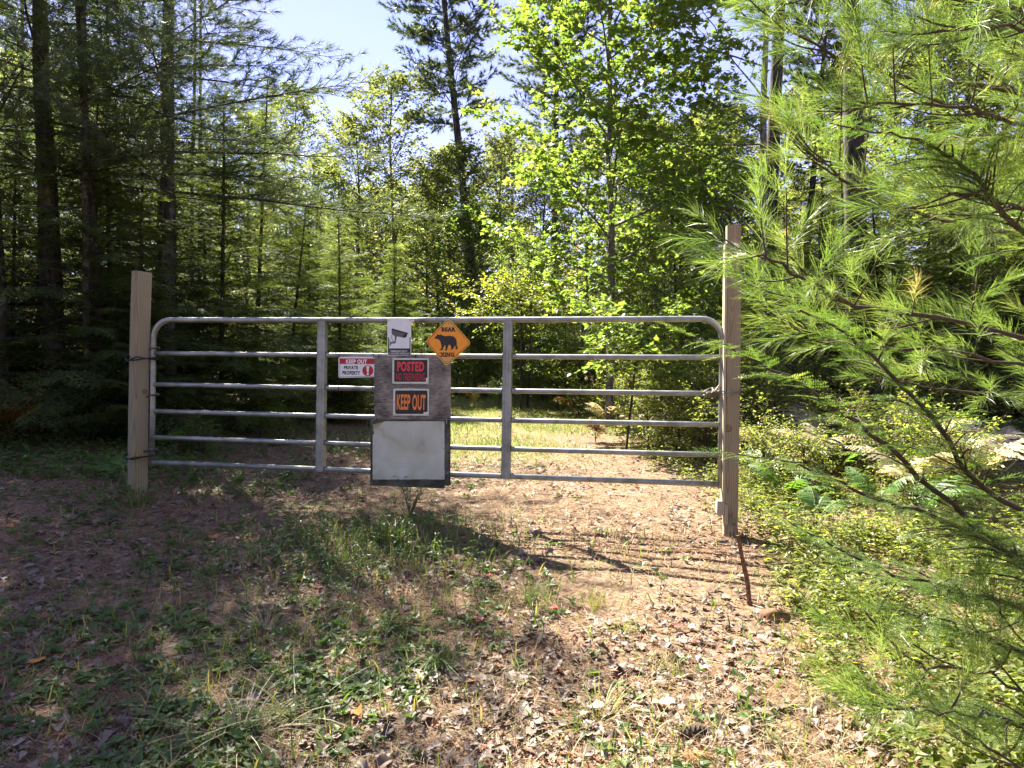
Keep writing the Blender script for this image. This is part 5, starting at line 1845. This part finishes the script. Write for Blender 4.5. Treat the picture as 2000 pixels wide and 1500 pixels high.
# dead leaves: the nearest ones are pieces of their own, the rest one mass
DEAD = LOBED + MAPLE + [oval_shape(0.3, 0.25, 0.35), oval_shape(0.36, -0.2, 0.1), maple_shape(0.8)]
x, y, r = spots(27000, 1.8, 12, 203, litter_mask)
near = np.argsort(np.hypot(x, y - 0.0) + 3.0 * (np.abs(x) > 0.72 * y) + 1.0 * r.random(len(x)))[:270]
sz = (0.018 + 0.052 * r.random(len(x)) ** 2.5) * (1 + 0.02 * y)
rest = np.ones(len(x), bool)
rest[near] = False
ids = r.integers(0, len(DEAD), len(x))
Z = gz(x, y) + 0.012 + 0.012 * r.random(len(x))
G = Geo()
for i, (PV, PF) in enumerate(DEAD):
    m = rest & (ids == i)
    kk = int(m.sum())
    inst(G, PV - (0, 0.4, 0), PF, np.stack([x, y, Z], -1)[m], rand_rot(r, kk, 0.24), sz[m], r.random(kk))
stuff('leaf_litter', G, M['litter'])
leaf_meshes = []
for i, (PV, PF) in enumerate(DEAD):
    for j in range(3):
        G = Geo()
        rr = np.random.default_rng(i * 7 + j)
        G.add((PV - (0, 0.4, 0)) + rr.normal(0, 0.035, PV.shape) * (0.6, 0.6, 1), PF, (0.15, 0.55, 0.8)[j] + rr.normal(0, 0.06))
        leaf_meshes.append(G.mesh('dead_leaf', M['litter']))
for n_, i in enumerate(near):
    o = ob('dead_leaf', leaf_meshes[n_ % len(leaf_meshes)], track if lane_off(x[i], y[i]) < 1.5 else ground, (x[i], y[i], Z[i] + 0.006), (r.normal(0, 0.3), r.normal(0, 0.3), r.random() * 6.28), float(sz[i]) * 1.15)

# short green grass of the far lane and sparse blades nearer
BL = [blade_shape(b, w_, 3) for b, w_ in ((0.3, 0.020), (0.7, 0.018), (0.5, 0.026), (0.15, 0.016))]


def grass_mask(x, y):
    g = greenness(x, y)
    return np.clip(0.025 + (0.12 * sstep(0.7, -0.3, x) * sstep(6.2, 5.4, y) * clumpy(x, y, 0.6, 135, 0.36, 0.6)) + 1.1 * (g - 0.12) * (0.25 + 0.75 * clumpy(x, y, 0.8, 131, 0.36, 0.6)), 0, 1)


x, y, r = spots(105000, 1.8, 26, 204, grass_mask, -0.75, 0.6)
k = len(x)
G = Geo()
sz = r.uniform(0.04, 0.13, k) * (1 + 0.5 * np.exp(-(((x + 1.0) / 0.9) ** 2 + ((y - 4.9) / 0.7) ** 2)))
az = r.random(k) * 6.28
up = np.stack([r.normal(0, 0.3, k), r.normal(0, 0.3, k), np.ones(k)], -1)
xx = np.stack([np.cos(az), np.sin(az), 0 * az], -1)
zc = norm(up)
yc = norm(np.cross(zc, xx))
xc = np.cross(yc, zc)
Rm = np.stack([xc, yc, zc], -1)
rd = np.clip(0.15 + 0.45 * r.random(k) + 0.4 * (r.random(k) < 0.4), 0, 1)
wide = 1 + 0.10 * np.maximum(0, y - 5)
for i, (PV, PF) in enumerate(BL):
    m = np.arange(k) % 4 == i
    inst(G, PV * (1.6, 1, 1), PF, np.stack([x, y, gz(x, y) - 0.004], -1)[m], Rm[m], (sz * np.minimum(wide, 1.6))[m], rd[m])
stuff('grass', G, M['grass'])

# the mown-looking turf of the far lane: many short blades
x, y, r = spots(110000, 7.0, 25, 207, lambda x, y: np.clip(1.5 * (greenness(x, y) - 0.2), 0, 1) * (0.35 + 0.65 * clumpy(x, y, 1.1, 171, 0.32, 0.58)), -0.45, 0.35)
k = len(x)
G = Geo()
PV, PF = blade_shape(0.6, 0.05, 2)
az = r.random(k) * 6.28
zc = norm(np.stack([r.normal(0, 0.45, k), r.normal(0, 0.45, k), np.ones(k)], -1))
yc = norm(np.cross(zc, np.stack([np.cos(az), np.sin(az), 0 * az], -1)))
inst(G, PV, PF, np.stack([x, y, gz(x, y) - 0.003], -1), np.stack([np.cross(yc, zc), yc, zc], -1), r.uniform(0.03, 0.085, k) * (0.7 + 0.03 * y), np.clip(0.25 + 0.55 * r.random(k) + 0.3 * (vnoise(x, y, 1.7, 175) - 0.5), 0, 1))
stuff('turf', G, M['grass'])


# small broad-leaved herbs
def herb_field(name, n, dmin, dmax, seed, mask, leaf, height, nl, mat, xl=-0.85, xr=0.85, shapes=OVAL, whorls=1):
    x, y, r = spots(n, dmin, dmax, seed, mask, xl, xr)
    k = len(x)
    G = Geo()
    base = np.stack([x, y, gz(x, y)], -1)
    h = height * r.uniform(0.4, 1.2, k)
    lean = r.normal(0, 0.25, (k, 2))
    tint = r.random(k)
    a0 = r.random(k) * 6.28
    for j in range(nl):
        f = (j // 2 + 1) / max(1, (nl + 1) // 2) if whorls > 1 else 0.9
        a_ = a0 + j * 2.4 + r.normal(0, 0.3, k)
        pos = base + np.stack([lean[:, 0] * h * f, lean[:, 1] * h * f, h * f], -1)
        ax_ = np.stack([np.cos(a_), np.sin(a_), r.normal(0.25, 0.3, k)], -1)
        Rm = frames(ax_, np.array([0, 0, 1.0]) + r.normal(0, 0.25, (k, 3)))
        s_ = leaf * r.uniform(0.6, 1.25, k) * (1.15 - 0.35 * f)
        w = r.integers(0, len(shapes), k)
        for q_, (PV, PF) in enumerate(shapes):
            m = w == q_
            inst(G, PV, PF, pos[m], Rm[m], s_[m], np.clip(0.5 * tint[m] + 0.5 * r.random(m.sum()), 0, 1))
    SV, SF = np.array([(-0.012, 0, 0), (0.012, 0, 0), (0, 0, 1.0), (0, 0.014, 0)]), np.array([(0, 1, 2), (1, 3, 2), (3, 0, 2)])
    if height > 0.04:
        up = norm(np.stack([lean[:, 0], lean[:, 1], np.ones(k)], -1))
        yy = norm(np.cross(up, np.tile([1.0, 0.01, 0], (k, 1))))
        Rm = np.stack([np.cross(yy, up), yy, up], -1)
        inst(G, SV, SF, base, Rm, h, 0.3)
    return stuff(name, G, M[mat])


herb_field('low_herbs', 8000, 1.8, 9.5, 301,
           lambda x, y: np.clip((0.06 + 0.94 * clumpy(x, y, 0.55, 141, 0.44, 0.6)) * (0.12 + 0.88 * sstep(0.5, -0.6, x)) * sstep(1.3, 0.6, x), 0, 1),
           0.058, 0.025, 5, 'herb')
herb_field('tall_herbs', 2600, 3.6, 7.0, 302,
           lambda x, y: np.exp(-(((x + 1.15) / 0.75) ** 2 + ((y - 4.75) / 0.75) ** 2)) * 1.0 + 0.10 * sstep(5.4, 6.2, y) * sstep(-1.0, -1.6, x) * sstep(-4.5, -3.5, x),
           0.050, 0.20, 9, 'herb', shapes=[oval_shape(0.14, 0.06, 0.25), oval_shape(0.2, 0.08, 0.2)], whorls=4)


def bank(x, y):
    return sstep(0.0, 0.55, x - (0.62 + 0.20 * np.minimum(y, 5.2) - 0.03 * np.maximum(0, y - 5.2)))


herb_field('bank_herbs', 17000, 1.7, 13, 303,
           lambda x, y: bank(x, y) * (0.2 + 0.8 * clumpy(x, y, 0.6, 151, 0.38, 0.55)),
           0.055, 0.20, 8, 'under', 0.05, 0.95, [oval_shape(0.2, 0.08, 0.2), oval_shape(0.28, 0.1, 0.15)], whorls=4)
herb_field('shade_herbs', 5200, 6.3, 15, 304,
           lambda x, y: 0.6 * sstep(1.3, 2.2, lane_off(x, y)) * (x < 0) * (0.2 + 0.8 * clumpy(x, y, 1.0, 161)),
           0.07, 0.16, 7, 'herb', -0.9, 0.1, OVAL, whorls=3)


# ------------------------------------------------------------------ single plants and leaves that stand out
def tussock(label, px, py, n, L, mat, seed, flop=0.7, lo=0.2, hi=0.7, name='grass_tussock', spread=0.06, wid=0.009):
    d = 1.4 * FPX / (py - 704) * 1.0
    for _ in range(6):
        p_ = at(px, py, d)
        d *= (CAM_Z - float(gz(p_[0], d))) / (CAM_Z - p_[2])
    x_ = at(px, py, d)[0]
    r = np.random.default_rng(seed)
    G = Geo()
    n = int(n * 1.5)
    a_main = r.random() * 6.28
    for i, (PV, PF) in enumerate([blade_shape(b, wid, 5) for b in (flop, flop * 0.5, flop * 1.4)]):
        k = n // 3
        az = np.where(r.random(k) < 0.55, a_main + r.normal(0, 0.7, k), r.random(k) * 6.28)
        out = np.stack([np.cos(az), np.sin(az), 0 * az], -1)
        zc = norm(np.array([0, 0, 1.0]) + out * r.uniform(0, 0.8 * flop + 1.5 * max(0, flop - 0.8), (k, 1)) + r.normal(0, 0.2, (k, 3)))
        xc = norm(np.cross(out, zc))
        yc = np.cross(zc, xc)
        inst(G, PV, PF, out * r.uniform(0, spread, (k, 1)) - (0, 0, 0.005), np.stack([xc, yc, zc], -1), L * r.uniform(0.3, 1.1, k), np.clip(lo + (hi - lo) * r.random(k), 0, 1))
    o = ob(name, G.mesh(name, M[mat]), None, (x_, d, float(gz(x_, d))))
    return tag(o, label, 'grass')


tussock('sprawling tussock of long green and straw blades at the near edge, left of centre', 585, 1415, 110, 0.27, 'grass', 1, 1.35, 0.1, 0.95, spread=0.10)
tussock('flattened yellow-green tussock at the near edge, right of centre', 1165, 1420, 150, 0.22, 'grass', 2, 1.5, 0.4, 1.0, spread=0.11)
tussock('fine bright green tuft in the sun in front of the rail shadows', 1025, 1175, 150, 0.14, 'grass', 3, 0.35, 0.25, 0.65, spread=0.16, wid=0.012)
tussock('smaller fine yellowish tuft just right of the bright green one', 1150, 1180, 80, 0.12, 'grass', 4, 0.35, 0.5, 0.8, spread=0.1, wid=0.012)
tussock('dark leaning tussock of broad blades in the middle of the foreground', 855, 1290, 70, 0.24, 'grass', 5, 1.0, 0.0, 0.45)
tussock('tall arching green grass clump under the hanging boards', 772, 1060, 90, 0.34, 'grass', 6, 0.6, 0.2, 0.65, spread=0.10)
tussock('dry straw clump catching the sun among leaves', 690, 1185, 120, 0.20, 'straw', 7, 0.9, 0.1, 0.9, spread=0.12)
tussock('straw-coloured tuft in a patch of light left of centre', 520, 1240, 90, 0.20, 'straw', 8, 0.9, 0.1, 0.9, spread=0.12)
tussock('thin green tuft on the right part of the litter', 1215, 1230, 50, 0.16, 'grass', 9, 0.9, 0.3, 0.8)
tussock('low green tuft on shaded ground in front of the weathered post', 285, 1110, 80, 0.17, 'grass', 10, 0.7, 0.1, 0.5, spread=0.1)
tussock('wispy dry tuft at the lower left corner of the picture', 470, 1440, 110, 0.24, 'straw', 11, 1.1, 0.1, 0.9, spread=0.16)
tussock('grass and dry stalks round the foot of the weathered post', 268, 985, 90, 0.24, 'grass', 21, 0.6, 0.1, 0.9, spread=0.16)
tussock('thin dry grass at the foot of the slim post', 1428, 1062, 45, 0.13, 'straw', 22, 0.8, 0.1, 0.9, spread=0.11)
tussock('green tuft sprouting from the shaded ground below the left rails', 470, 965, 70, 0.22, 'grass', 23, 0.6, 0.1, 0.7, spread=0.12)
tussock('small green tuft among pale leaves near the bottom right', 1300, 1320, 50, 0.14, 'grass', 12, 0.8, 0.3, 0.8)


def ground_pt(px, py):
    d = 1.4 * FPX / (py - 704)
    for _ in range(8):
        p_ = at(px, py, d)
        d *= (CAM_Z - float(gz(p_[0], d))) / (CAM_Z - p_[2])
    p_ = at(px, py, d)
    return p_[0], d, float(gz(p_[0], d))


def big_leaf(label, px, py, size, shape, mat, seed):
    x_, d, z_ = ground_pt(px, py)
    r = np.random.default_rng(seed)
    PV, PF = shape
    G = Geo()
    G.add((PV - (0, 0.4, 0)) + r.normal(0, 0.03, PV.shape) * (0.5, 0.5, 1), PF, r.random())
    tube(G, [(0, -0.45, 0), (0.03, -0.75, 0.05), (0.1, -0.95, 0.02)], [0.018, 0.014, 0.01], 4, True, 0.3)
    o = ob('fallen_leaf', G.mesh('fallen_leaf', M[mat]), None, (x_, d, z_ + 0.03), (r.normal(0.25, 0.2), r.normal(0, 0.25), r.random() * 6.28), size)
    return tag(o, label, 'leaf')


big_leaf('orange maple leaf lying on herbs at the far left of the foreground', 75, 1300, 0.085, maple_shape(0.3), 'leaf_orange', 1)
big_leaf('small orange leaf on the shaded ground before the left rails', 416, 1056, 0.075, maple_shape(0.5), 'leaf_orange', 2)
big_leaf('pale tan leaf on shaded grass before the left rails', 533, 1042, 0.075, lobed_shape(0.2), 'leaf_pale', 3)
big_leaf('vivid red leaf curled on the litter in the sunny foreground', 1083, 1197, 0.065, maple_shape(0.7), 'leaf_red', 4)
big_leaf('red leaf standing in the sun near the rail shadows', 955, 1133, 0.055, maple_shape(0.7), 'leaf_red', 5)
big_leaf('dark maroon leaf on shaded herbs at lower left', 236, 1302, 0.07, maple_shape(0.4), 'leaf_maroon', 6)
big_leaf('maroon leaf curled in the middle of the foreground', 930, 1218, 0.07, lobed_shape(0.6), 'leaf_maroon', 7)
big_leaf('orange-brown leaf by the lower edge, left of centre', 697, 1403, 0.065, oval_shape(0.42, 0.2, 0.2), 'leaf_orange', 8)
big_leaf('large bleached leaf lying flat on the litter at lower right', 1290, 1385, 0.10, lobed_shape(0.25), 'leaf_pale', 9)
big_leaf('large curled brown leaf at lower left', 243, 1425, 0.085, lobed_shape(0.6, cup=1.2), 'litter', 10)
big_leaf('reddish leaf among the leaves beyond the green tuft', 1320, 1230, 0.07, maple_shape(0.5), 'leaf_maroon', 11)
big_leaf('pale lobed leaf under the bank herbs at lower right', 1690, 1415, 0.10, lobed_shape(0.3), 'leaf_pale', 12)
big_leaf('orange leaf lit on the bank right of the stake', 1606, 1148, 0.07, maple_shape(0.6), 'leaf_red', 13)
big_leaf('brown pointed leaf stuck in the flattened tussock', 1160, 1392, 0.075, lobed_shape(0.2, (0.03, 0.18, 0.26, 0.2, 0.02)), 'leaf_pale', 14)
big_leaf('brown leaf on the shaded ground at the left edge', 15, 1035, 0.08, maple_shape(0.6), 'leaf_orange', 15)

# pine cone and a dead needle bunch near the camera
x_, d_, z_ = ground_pt(1352, 1442)
G = Geo()
k = 70
i_ = np.arange(k)
u = (i_ + 0.5) / k
a_ = i_ * 2.39996
rad = 0.017 * np.sin(math.pi * np.clip(0.12 + 0.85 * u, 0, 1)) ** 0.7
pos = np.stack([(u - 0.5) * 0.12, rad * np.cos(a_) * 0.35, rad * np.sin(a_) * 0.35], -1)
outv = np.stack([0.55 + 0 * u, np.cos(a_), np.sin(a_)], -1)
PV, PF = np.array([(-0.5, 0, 0), (0.5, 0, 0), (0.55, 0.8, 0.05), (0, 1.15, 0.12), (-0.55, 0.8, 0.05), (0, 0.5, 0.16)]), np.array([(0, 1, 5), (1, 2, 5), (2, 3, 5), (3, 4, 5), (4, 0, 5), (0, 4, 1), (4, 2, 1), (4, 3, 2)])
inst(G, PV, PF, pos, frames(outv, np.tile([1.0, 0.0, 0.01], (k, 1))), 0.019 * (0.6 + 0.6 * np.sin(math.pi * u)), np.random.default_rng(1).random(k))
tube(G, [(-0.055, 0, 0), (0, 0, 0), (0.055, 0, 0)], [0.006, 0.011, 0.004], 8)
M['cone'] = flat_mat('cone_scale', (0.075, 0.055, 0.042), 0.8, 0.2, 0, 0.5, 150.0)
tag(ob('pine_cone', G.mesh('pine_cone', M['cone']), None, (x_, d_, z_ + 0.024), (0, 0, 0.25)), 'dark open pine cone lying on the litter at the near edge', 'pine cone')
x_, d_, z_ = ground_pt(1342, 1478)
G = Geo()
PV, PF = needle_tuft(np.random.default_rng(8), 70, 0.10, 0.0022, 0.02, (0.5, 1.4), 2)
G.add(PV * (1, 1, 0.35), PF, np.random.default_rng(2).random())
M['dead_needle'] = leaf_mat('dead_orange_needle', [(0, (0.34, 0.13, 0.04)), (1, (0.42, 0.2, 0.07))], 0.15, (1.1, 1, 0.9), 0.5)
tag(ob('needle_bunch', G.mesh('needle_bunch', M['dead_needle']), None, (x_, d_, z_ + 0.03), (0, 0, R(200))), 'fan of dead orange pine needles beside the pine cone', 'needles')
# the long weed stem crossing before the weathered post
G = Geo()
L = Geo()
p0 = np.array(ground_pt(262, 1012))
for tip in (at(40, 886, 6.0), at(225, 880, 5.85)):
    P = resample([p0, (p0 + tip) / 2 + (0, 0, 0.10), tip], 14)
    tube(G, P, np.linspace(0.006, 0.002, 14), 5)
    tt = np.linspace(0.12, 0.98, 34)
    bp, bd = along(P, tt)
    rr = np.random.default_rng(5)
    ax_ = bd * 0.6 + rr.normal(0, 0.7, (34, 3))
    inst(L, *OVAL[1], bp, frames(ax_, np.array([0, 0, 1.0]) + rr.normal(0, 0.3, (34, 3))), rr.uniform(0.03, 0.07, 34), rr.random(34))
weed = ob('arching_weed', None)
ob('stalk', G.mesh('stalk', M['fern_green']), weed)
tag(weed, 'long arching weed with small leaves leaning out by the foot of the weathered post', 'weed')
ob('foliage', L.mesh('foliage', M['herb']), weed)
# leafy weed poking up before the faded sheet
x_, d_, z_ = ground_pt(800, 1012)
G, L = Geo(), Geo()
rr = np.random.default_rng(15)
for k in range(7):
    tip = np.array([rr.normal(0.05, 0.10), rr.normal(0, 0.06), rr.uniform(0.22, 0.46)])
    P = resample([(0, 0, 0), tip * (0.4, 0.4, 0.55), tip], 8)
    tube(G, P, np.linspace(0.004, 0.0015, 8), 4)
    bp, bd = along(P, np.linspace(0.3, 1, 13))
    a_ = np.arange(13) * 2.4
    ax_ = np.stack([np.cos(a_), np.sin(a_), 0.2 + 0 * a_], -1)
    inst(L, *oval_shape(0.16, 0.06, 0.25), bp, frames(ax_, np.tile([0, 0, 1.0], (13, 1))), rr.uniform(0.05, 0.085, 13), rr.random(13))
weed = ob('weed_clump', G.mesh('weed_clump', M['twig']), None, (x_, d_, z_))
tag(weed, 'leafy weed clump poking up in front of the faded white sheet', 'weed')
ob('foliage', L.mesh('foliage', M['herb']), weed)


# ------------------------------------------------------------------ boughs close to the camera on the right
SPRAY_NEAR = [hemlock_spray(S, 4, 7, 0.105, 0.026, 0.40) for _ in range(5)]
SHOOT_NEAR = [needle_tuft(S, 66, 0.098, 0.00115, 0.15, (0.30, 0.95), 2) for _ in range(6)]


def hemlock_bough(parent, pts, rad, lmax, seed, every=0.07, up=(0, 0, 1)):
    r = np.random.default_rng(seed)
    P = resample([at(*p) for p in pts], 26)
    Ltot = np.linalg.norm(np.diff(P, axis=0), axis=1).sum()
    P[1:-1] += r.normal(0, 0.004, (24, 3))
    W, L = Geo(), Geo()
    tube(W, P, np.linspace(rad * 0.75, 0.0014, 26), 7)
    pos, dr, sz = [], [], []
    n = int(Ltot / every)
    for i in range(n):
        t = (i + 0.5) / n
        bp, bd = along(P, [t])
        bp, bd = bp[0], bd[0]
        h = norm(np.cross(bd, up))
        for sg in (-1, 1):
            ll = (0.85 * lmax * (1 - t) ** 0.85 + 0.05) * r.uniform(0.55, 1.15)
            d = norm(bd * 0.75 + h * sg * 0.8 + r.normal(0, 0.13, 3) + np.array([0, 0, -0.08]))
            if ll < 0.13:
                pos.append(bp), dr.append(d), sz.append(ll)
                continue
            Q = resample([bp, bp + d * ll * 0.5 + (0, 0, 0.01), bp + d * ll + (0, 0, -0.10 * ll)], 6)
            tube(W, Q, np.linspace(0.0028, 0.0010, 6), 4, False)
            m = max(2, int(ll / 0.05))
            qp, qd = along(Q, np.linspace(0.12, 1.0, m))
            for j in range(m):
                s2 = 1 if j % 2 else -1
                hh = norm(np.cross(qd[j], up))
                u = j / (m - 1)
                for s3 in ((s2, -s2) if r.random() < 0.6 else (s2,)):
                    pos.append(qp[j])
                    dr.append(norm(qd[j] * 0.8 + hh * s3 * 0.75 * (u < 1) + r.normal(0, 0.12, 3)))
                    sz.append((0.35 * ll * (1 - u) + 0.055) * r.uniform(0.75, 1.15))
    pos.append(P[-1]), dr.append(norm(P[-1] - P[-2])), sz.append(0.09)
    pos, dr, sz = np.array(pos), np.array(dr), np.minimum(np.array(sz), 0.17)
    k = len(pos)
    Rm = frames(dr, np.array(up) + r.normal(0, 0.16, (k, 3)))
    w = r.integers(0, 5, k)
    tint = np.clip(r.normal(0.42, 0.2, k) + 0.25 * (sz < 0.075), 0, 1)
    for q_, (PV, PF) in enumerate(SPRAY_NEAR):
        m = w == q_
        inst(L, PV, PF, pos[m], Rm[m], sz[m], tint[m])
    b = ob('bough', W.mesh('bough', M['twig'], True), parent)
    ob('needles', L.mesh('needles', M['hemlock_near']), b)


def pine_bough(parent, pts, rad, smax, seed, every=0.10, dens=1.0):
    rad *= 0.62
    r = np.random.default_rng(seed)
    P = resample([at(*p) for p in pts], 22)
    Ltot = np.linalg.norm(np.diff(P, axis=0), axis=1).sum()
    P[1:-1] += r.normal(0, 0.006, (20, 3))
    W, L = Geo(), Geo()
    tube(W, P, np.linspace(rad, 0.003, 22), 7)
    pos, dr = [], []
    n = int(Ltot / every)
    for i in range(n):
        t = (i + 0.6) / n
        bp, bd = along(P, [t])
        bp, bd = bp[0], bd[0]
        h = norm(np.cross(bd, (0, 0, 1.0)))
        sg = 1 if i % 2 else -1
        a_ = r.uniform(-0.5, 0.9)
        ll = (smax * (1 - 0.7 * t) + 0.05) * r.uniform(0.5, 1.15)
        d = norm(bd * 0.8 + (h * sg * math.cos(a_) + np.array([0, 0, 1.0]) * math.sin(a_)) * 0.8)
        e = bp + d * ll + np.array([0, 0, 0.12 * ll])
        Q = resample([bp, bp + d * ll * 0.55, e], 6)
        tube(W, Q, np.linspace(0.0032, 0.0018, 6), 5, False)
        ed = norm(Q[-1] - Q[-2])
        pos.append(Q[-1] - ed * 0.03), dr.append(ed + (0, 0, 0.15))
        for f in np.arange(0.28, 0.95, 0.11 / max(ll, 0.1) / dens):
            qp, qd = along(Q, [f])
            side = norm(np.cross(qd[0], r.normal(size=3)))
            pos.append(qp[0]), dr.append(norm(qd[0] * 0.9 + side * 0.7 + np.array([0, 0, 0.2])))
    pos.append(P[-1] - (P[-1] - P[-2]) * 0.5), dr.append(norm(P[-1] - P[-2]))
    pos, dr = np.array(pos), np.array(dr)
    k = len(pos)
    Rm = frames(dr, np.array([0, 0, 1.0]) + r.normal(0, 0.5, (k, 3)))
    w = r.integers(0, len(SHOOT_NEAR), k)
    tint = np.clip(r.normal(0.45, 0.2, k), 0, 0.9)
    tint = np.clip(tint, 0, 0.85)
    tint[r.random(k) < 0.015] = 0.97
    for q_, (PV, PF) in enumerate(SHOOT_NEAR):
        m = w == q_
        inst(L, PV, PF, pos[m], Rm[m], r.uniform(0.8, 1.1, m.sum()), tint[m])
    b = ob('bough', W.mesh('bough', M['twig'], True), parent)
    ob('needles', L.mesh('needles', M['pine_near']), b)


def near_trunk(name, label, cat, px, d, H, r0, mat):
    x_ = X_at(px, d)
    e = ob(name, None)
    tag(e, label, cat)
    W = Geo()
    z0 = float(gz(x_, d))
    rr = np.random.default_rng(int(px))
    P = trunk_path(rr, H, (0, 0), 0.006) + np.array([x_, d, z0])
    trunk_tube(W, P, r0, 0.02, 12, rr)
    ob('trunk', W.mesh('trunk', M[mat], True), e)
    return e


pine_n = near_trunk('pine_tree', 'nearest white pine with long glossy needles spreading over the upper right', 'pine', 2330, 2.9, 6.0, 0.07, 'bark_grey')
pb = [([(2330, 330, 2.9), (1990, 185, 2.5), (1700, 135, 2.25), (1560, 70, 2.05)], 0.020, 0.42),
      ([(2330, 120, 2.9), (2050, 30, 2.6), (1750, -20, 2.3), (1570, -40, 2.1)], 0.018, 0.42),
      ([(2330, 760, 2.9), (2000, 660, 2.5), (1700, 600, 2.2), (1570, 545, 2.02), (1475, 500, 1.98)], 0.018, 0.36),
      ([(2330, 560, 2.9), (2050, 470, 2.6), (1800, 420, 2.35), (1660, 360, 2.15), (1585, 300, 2.1)], 0.017, 0.40),
      ([(2330, 300, 2.9), (2080, 260, 2.4), (1860, 210, 2.1), (1680, 200, 1.95)], 0.014, 0.38),
      ([(2330, 800, 2.9), (2100, 740, 2.6), (1880, 690, 2.4), (1680, 670, 2.25), (1560, 650, 2.2)], 0.014, 0.34),
      ([(2330, 60, 2.9), (2150, -60, 2.4), (1900, -120, 2.1), (1680, -80, 1.9)], 0.015, 0.40),
      ([(2330, 200, 2.9), (2200, 140, 2.2), (2000, 60, 1.9), (1830, 60, 1.75)], 0.013, 0.36),
      ([(2330, 480, 2.9), (2150, 440, 2.1), (1980, 400, 1.8), (1850, 380, 1.7)], 0.012, 0.32),
      ([(2330, 900, 2.9), (2080, 800, 2.9), (1850, 760, 2.8), (1700, 740, 2.75)], 0.012, 0.34)]
for i, (pts, rad, sm) in enumerate(pb):
    pine_bough(pine_n, pts, rad, sm, 400 + i, 0.118)
# a lower pine sapling at the bottom right
pine_l = near_trunk('pine_sapling', 'low pine sapling with bright star-like needle tufts at the bottom right', 'pine', 2080, 1.75, 0.9, 0.012, 'twig')
for i, (pts, rad, sm) in enumerate([([(2080, 1440, 1.75), (1950, 1330, 1.65), (1820, 1300, 1.6), (1700, 1265, 1.6)], 0.006, 0.20),
                                    ([(2080, 1540, 1.75), (1960, 1480, 1.6), (1840, 1400, 1.5), (1720, 1370, 1.5)], 0.006, 0.18),
                                    ([(2080, 1300, 1.75), (1960, 1250, 1.75), (1880, 1240, 1.7)], 0.005, 0.16)]):
    pine_bough(pine_l, pts, rad, sm, 450 + i, 0.10)
hem_n = near_trunk('hemlock_tree', 'nearest hemlock whose feathery boughs reach across the lower right', 'hemlock', 2330, 2.2, 5.0, 0.055, 'bark_pine')
hb = [([(2330, 1330, 2.2), (1990, 1090, 1.85), (1800, 935, 1.72), (1640, 800, 1.64), (1480, 702, 1.6), (1345, 652, 1.58)], 0.013, 0.22),
      ([(2330, 1160, 2.2), (2000, 1085, 1.8), (1850, 1020, 1.7), (1700, 965, 1.62), (1560, 905, 1.58), (1420, 884, 1.56)], 0.011, 0.16),
      ([(2330, 1120, 2.2), (1960, 980, 1.8), (1840, 840, 1.72), (1700, 690, 1.68), (1600, 620, 1.66), (1500, 590, 1.65)], 0.012, 0.24),
      ([(2330, 620, 2.2), (2010, 455, 1.75), (1900, 335, 1.68), (1790, 275, 1.64), (1620, 240, 1.6)], 0.012, 0.24),
      ([(2330, 1250, 2.2), (2020, 1190, 1.75), (1820, 1140, 1.66), (1650, 1080, 1.6), (1530, 1010, 1.56)], 0.010, 0.24),
      ([(2330, 1420, 2.2), (2050, 1300, 1.7), (1880, 1230, 1.58), (1740, 1190, 1.52)], 0.010, 0.26),
      ([(2330, 1380, 2.2), (2060, 1150, 1.65), (1950, 1060, 1.55), (1870, 1010, 1.5)], 0.010, 0.28),
      ([(2330, 1520, 2.2), (2080, 1440, 1.6), (1930, 1400, 1.48), (1800, 1390, 1.42)], 0.010, 0.24)]
for i, (pts, rad, lm) in enumerate(hb):
    hemlock_bough(hem_n, pts, rad, lm, 500 + i)
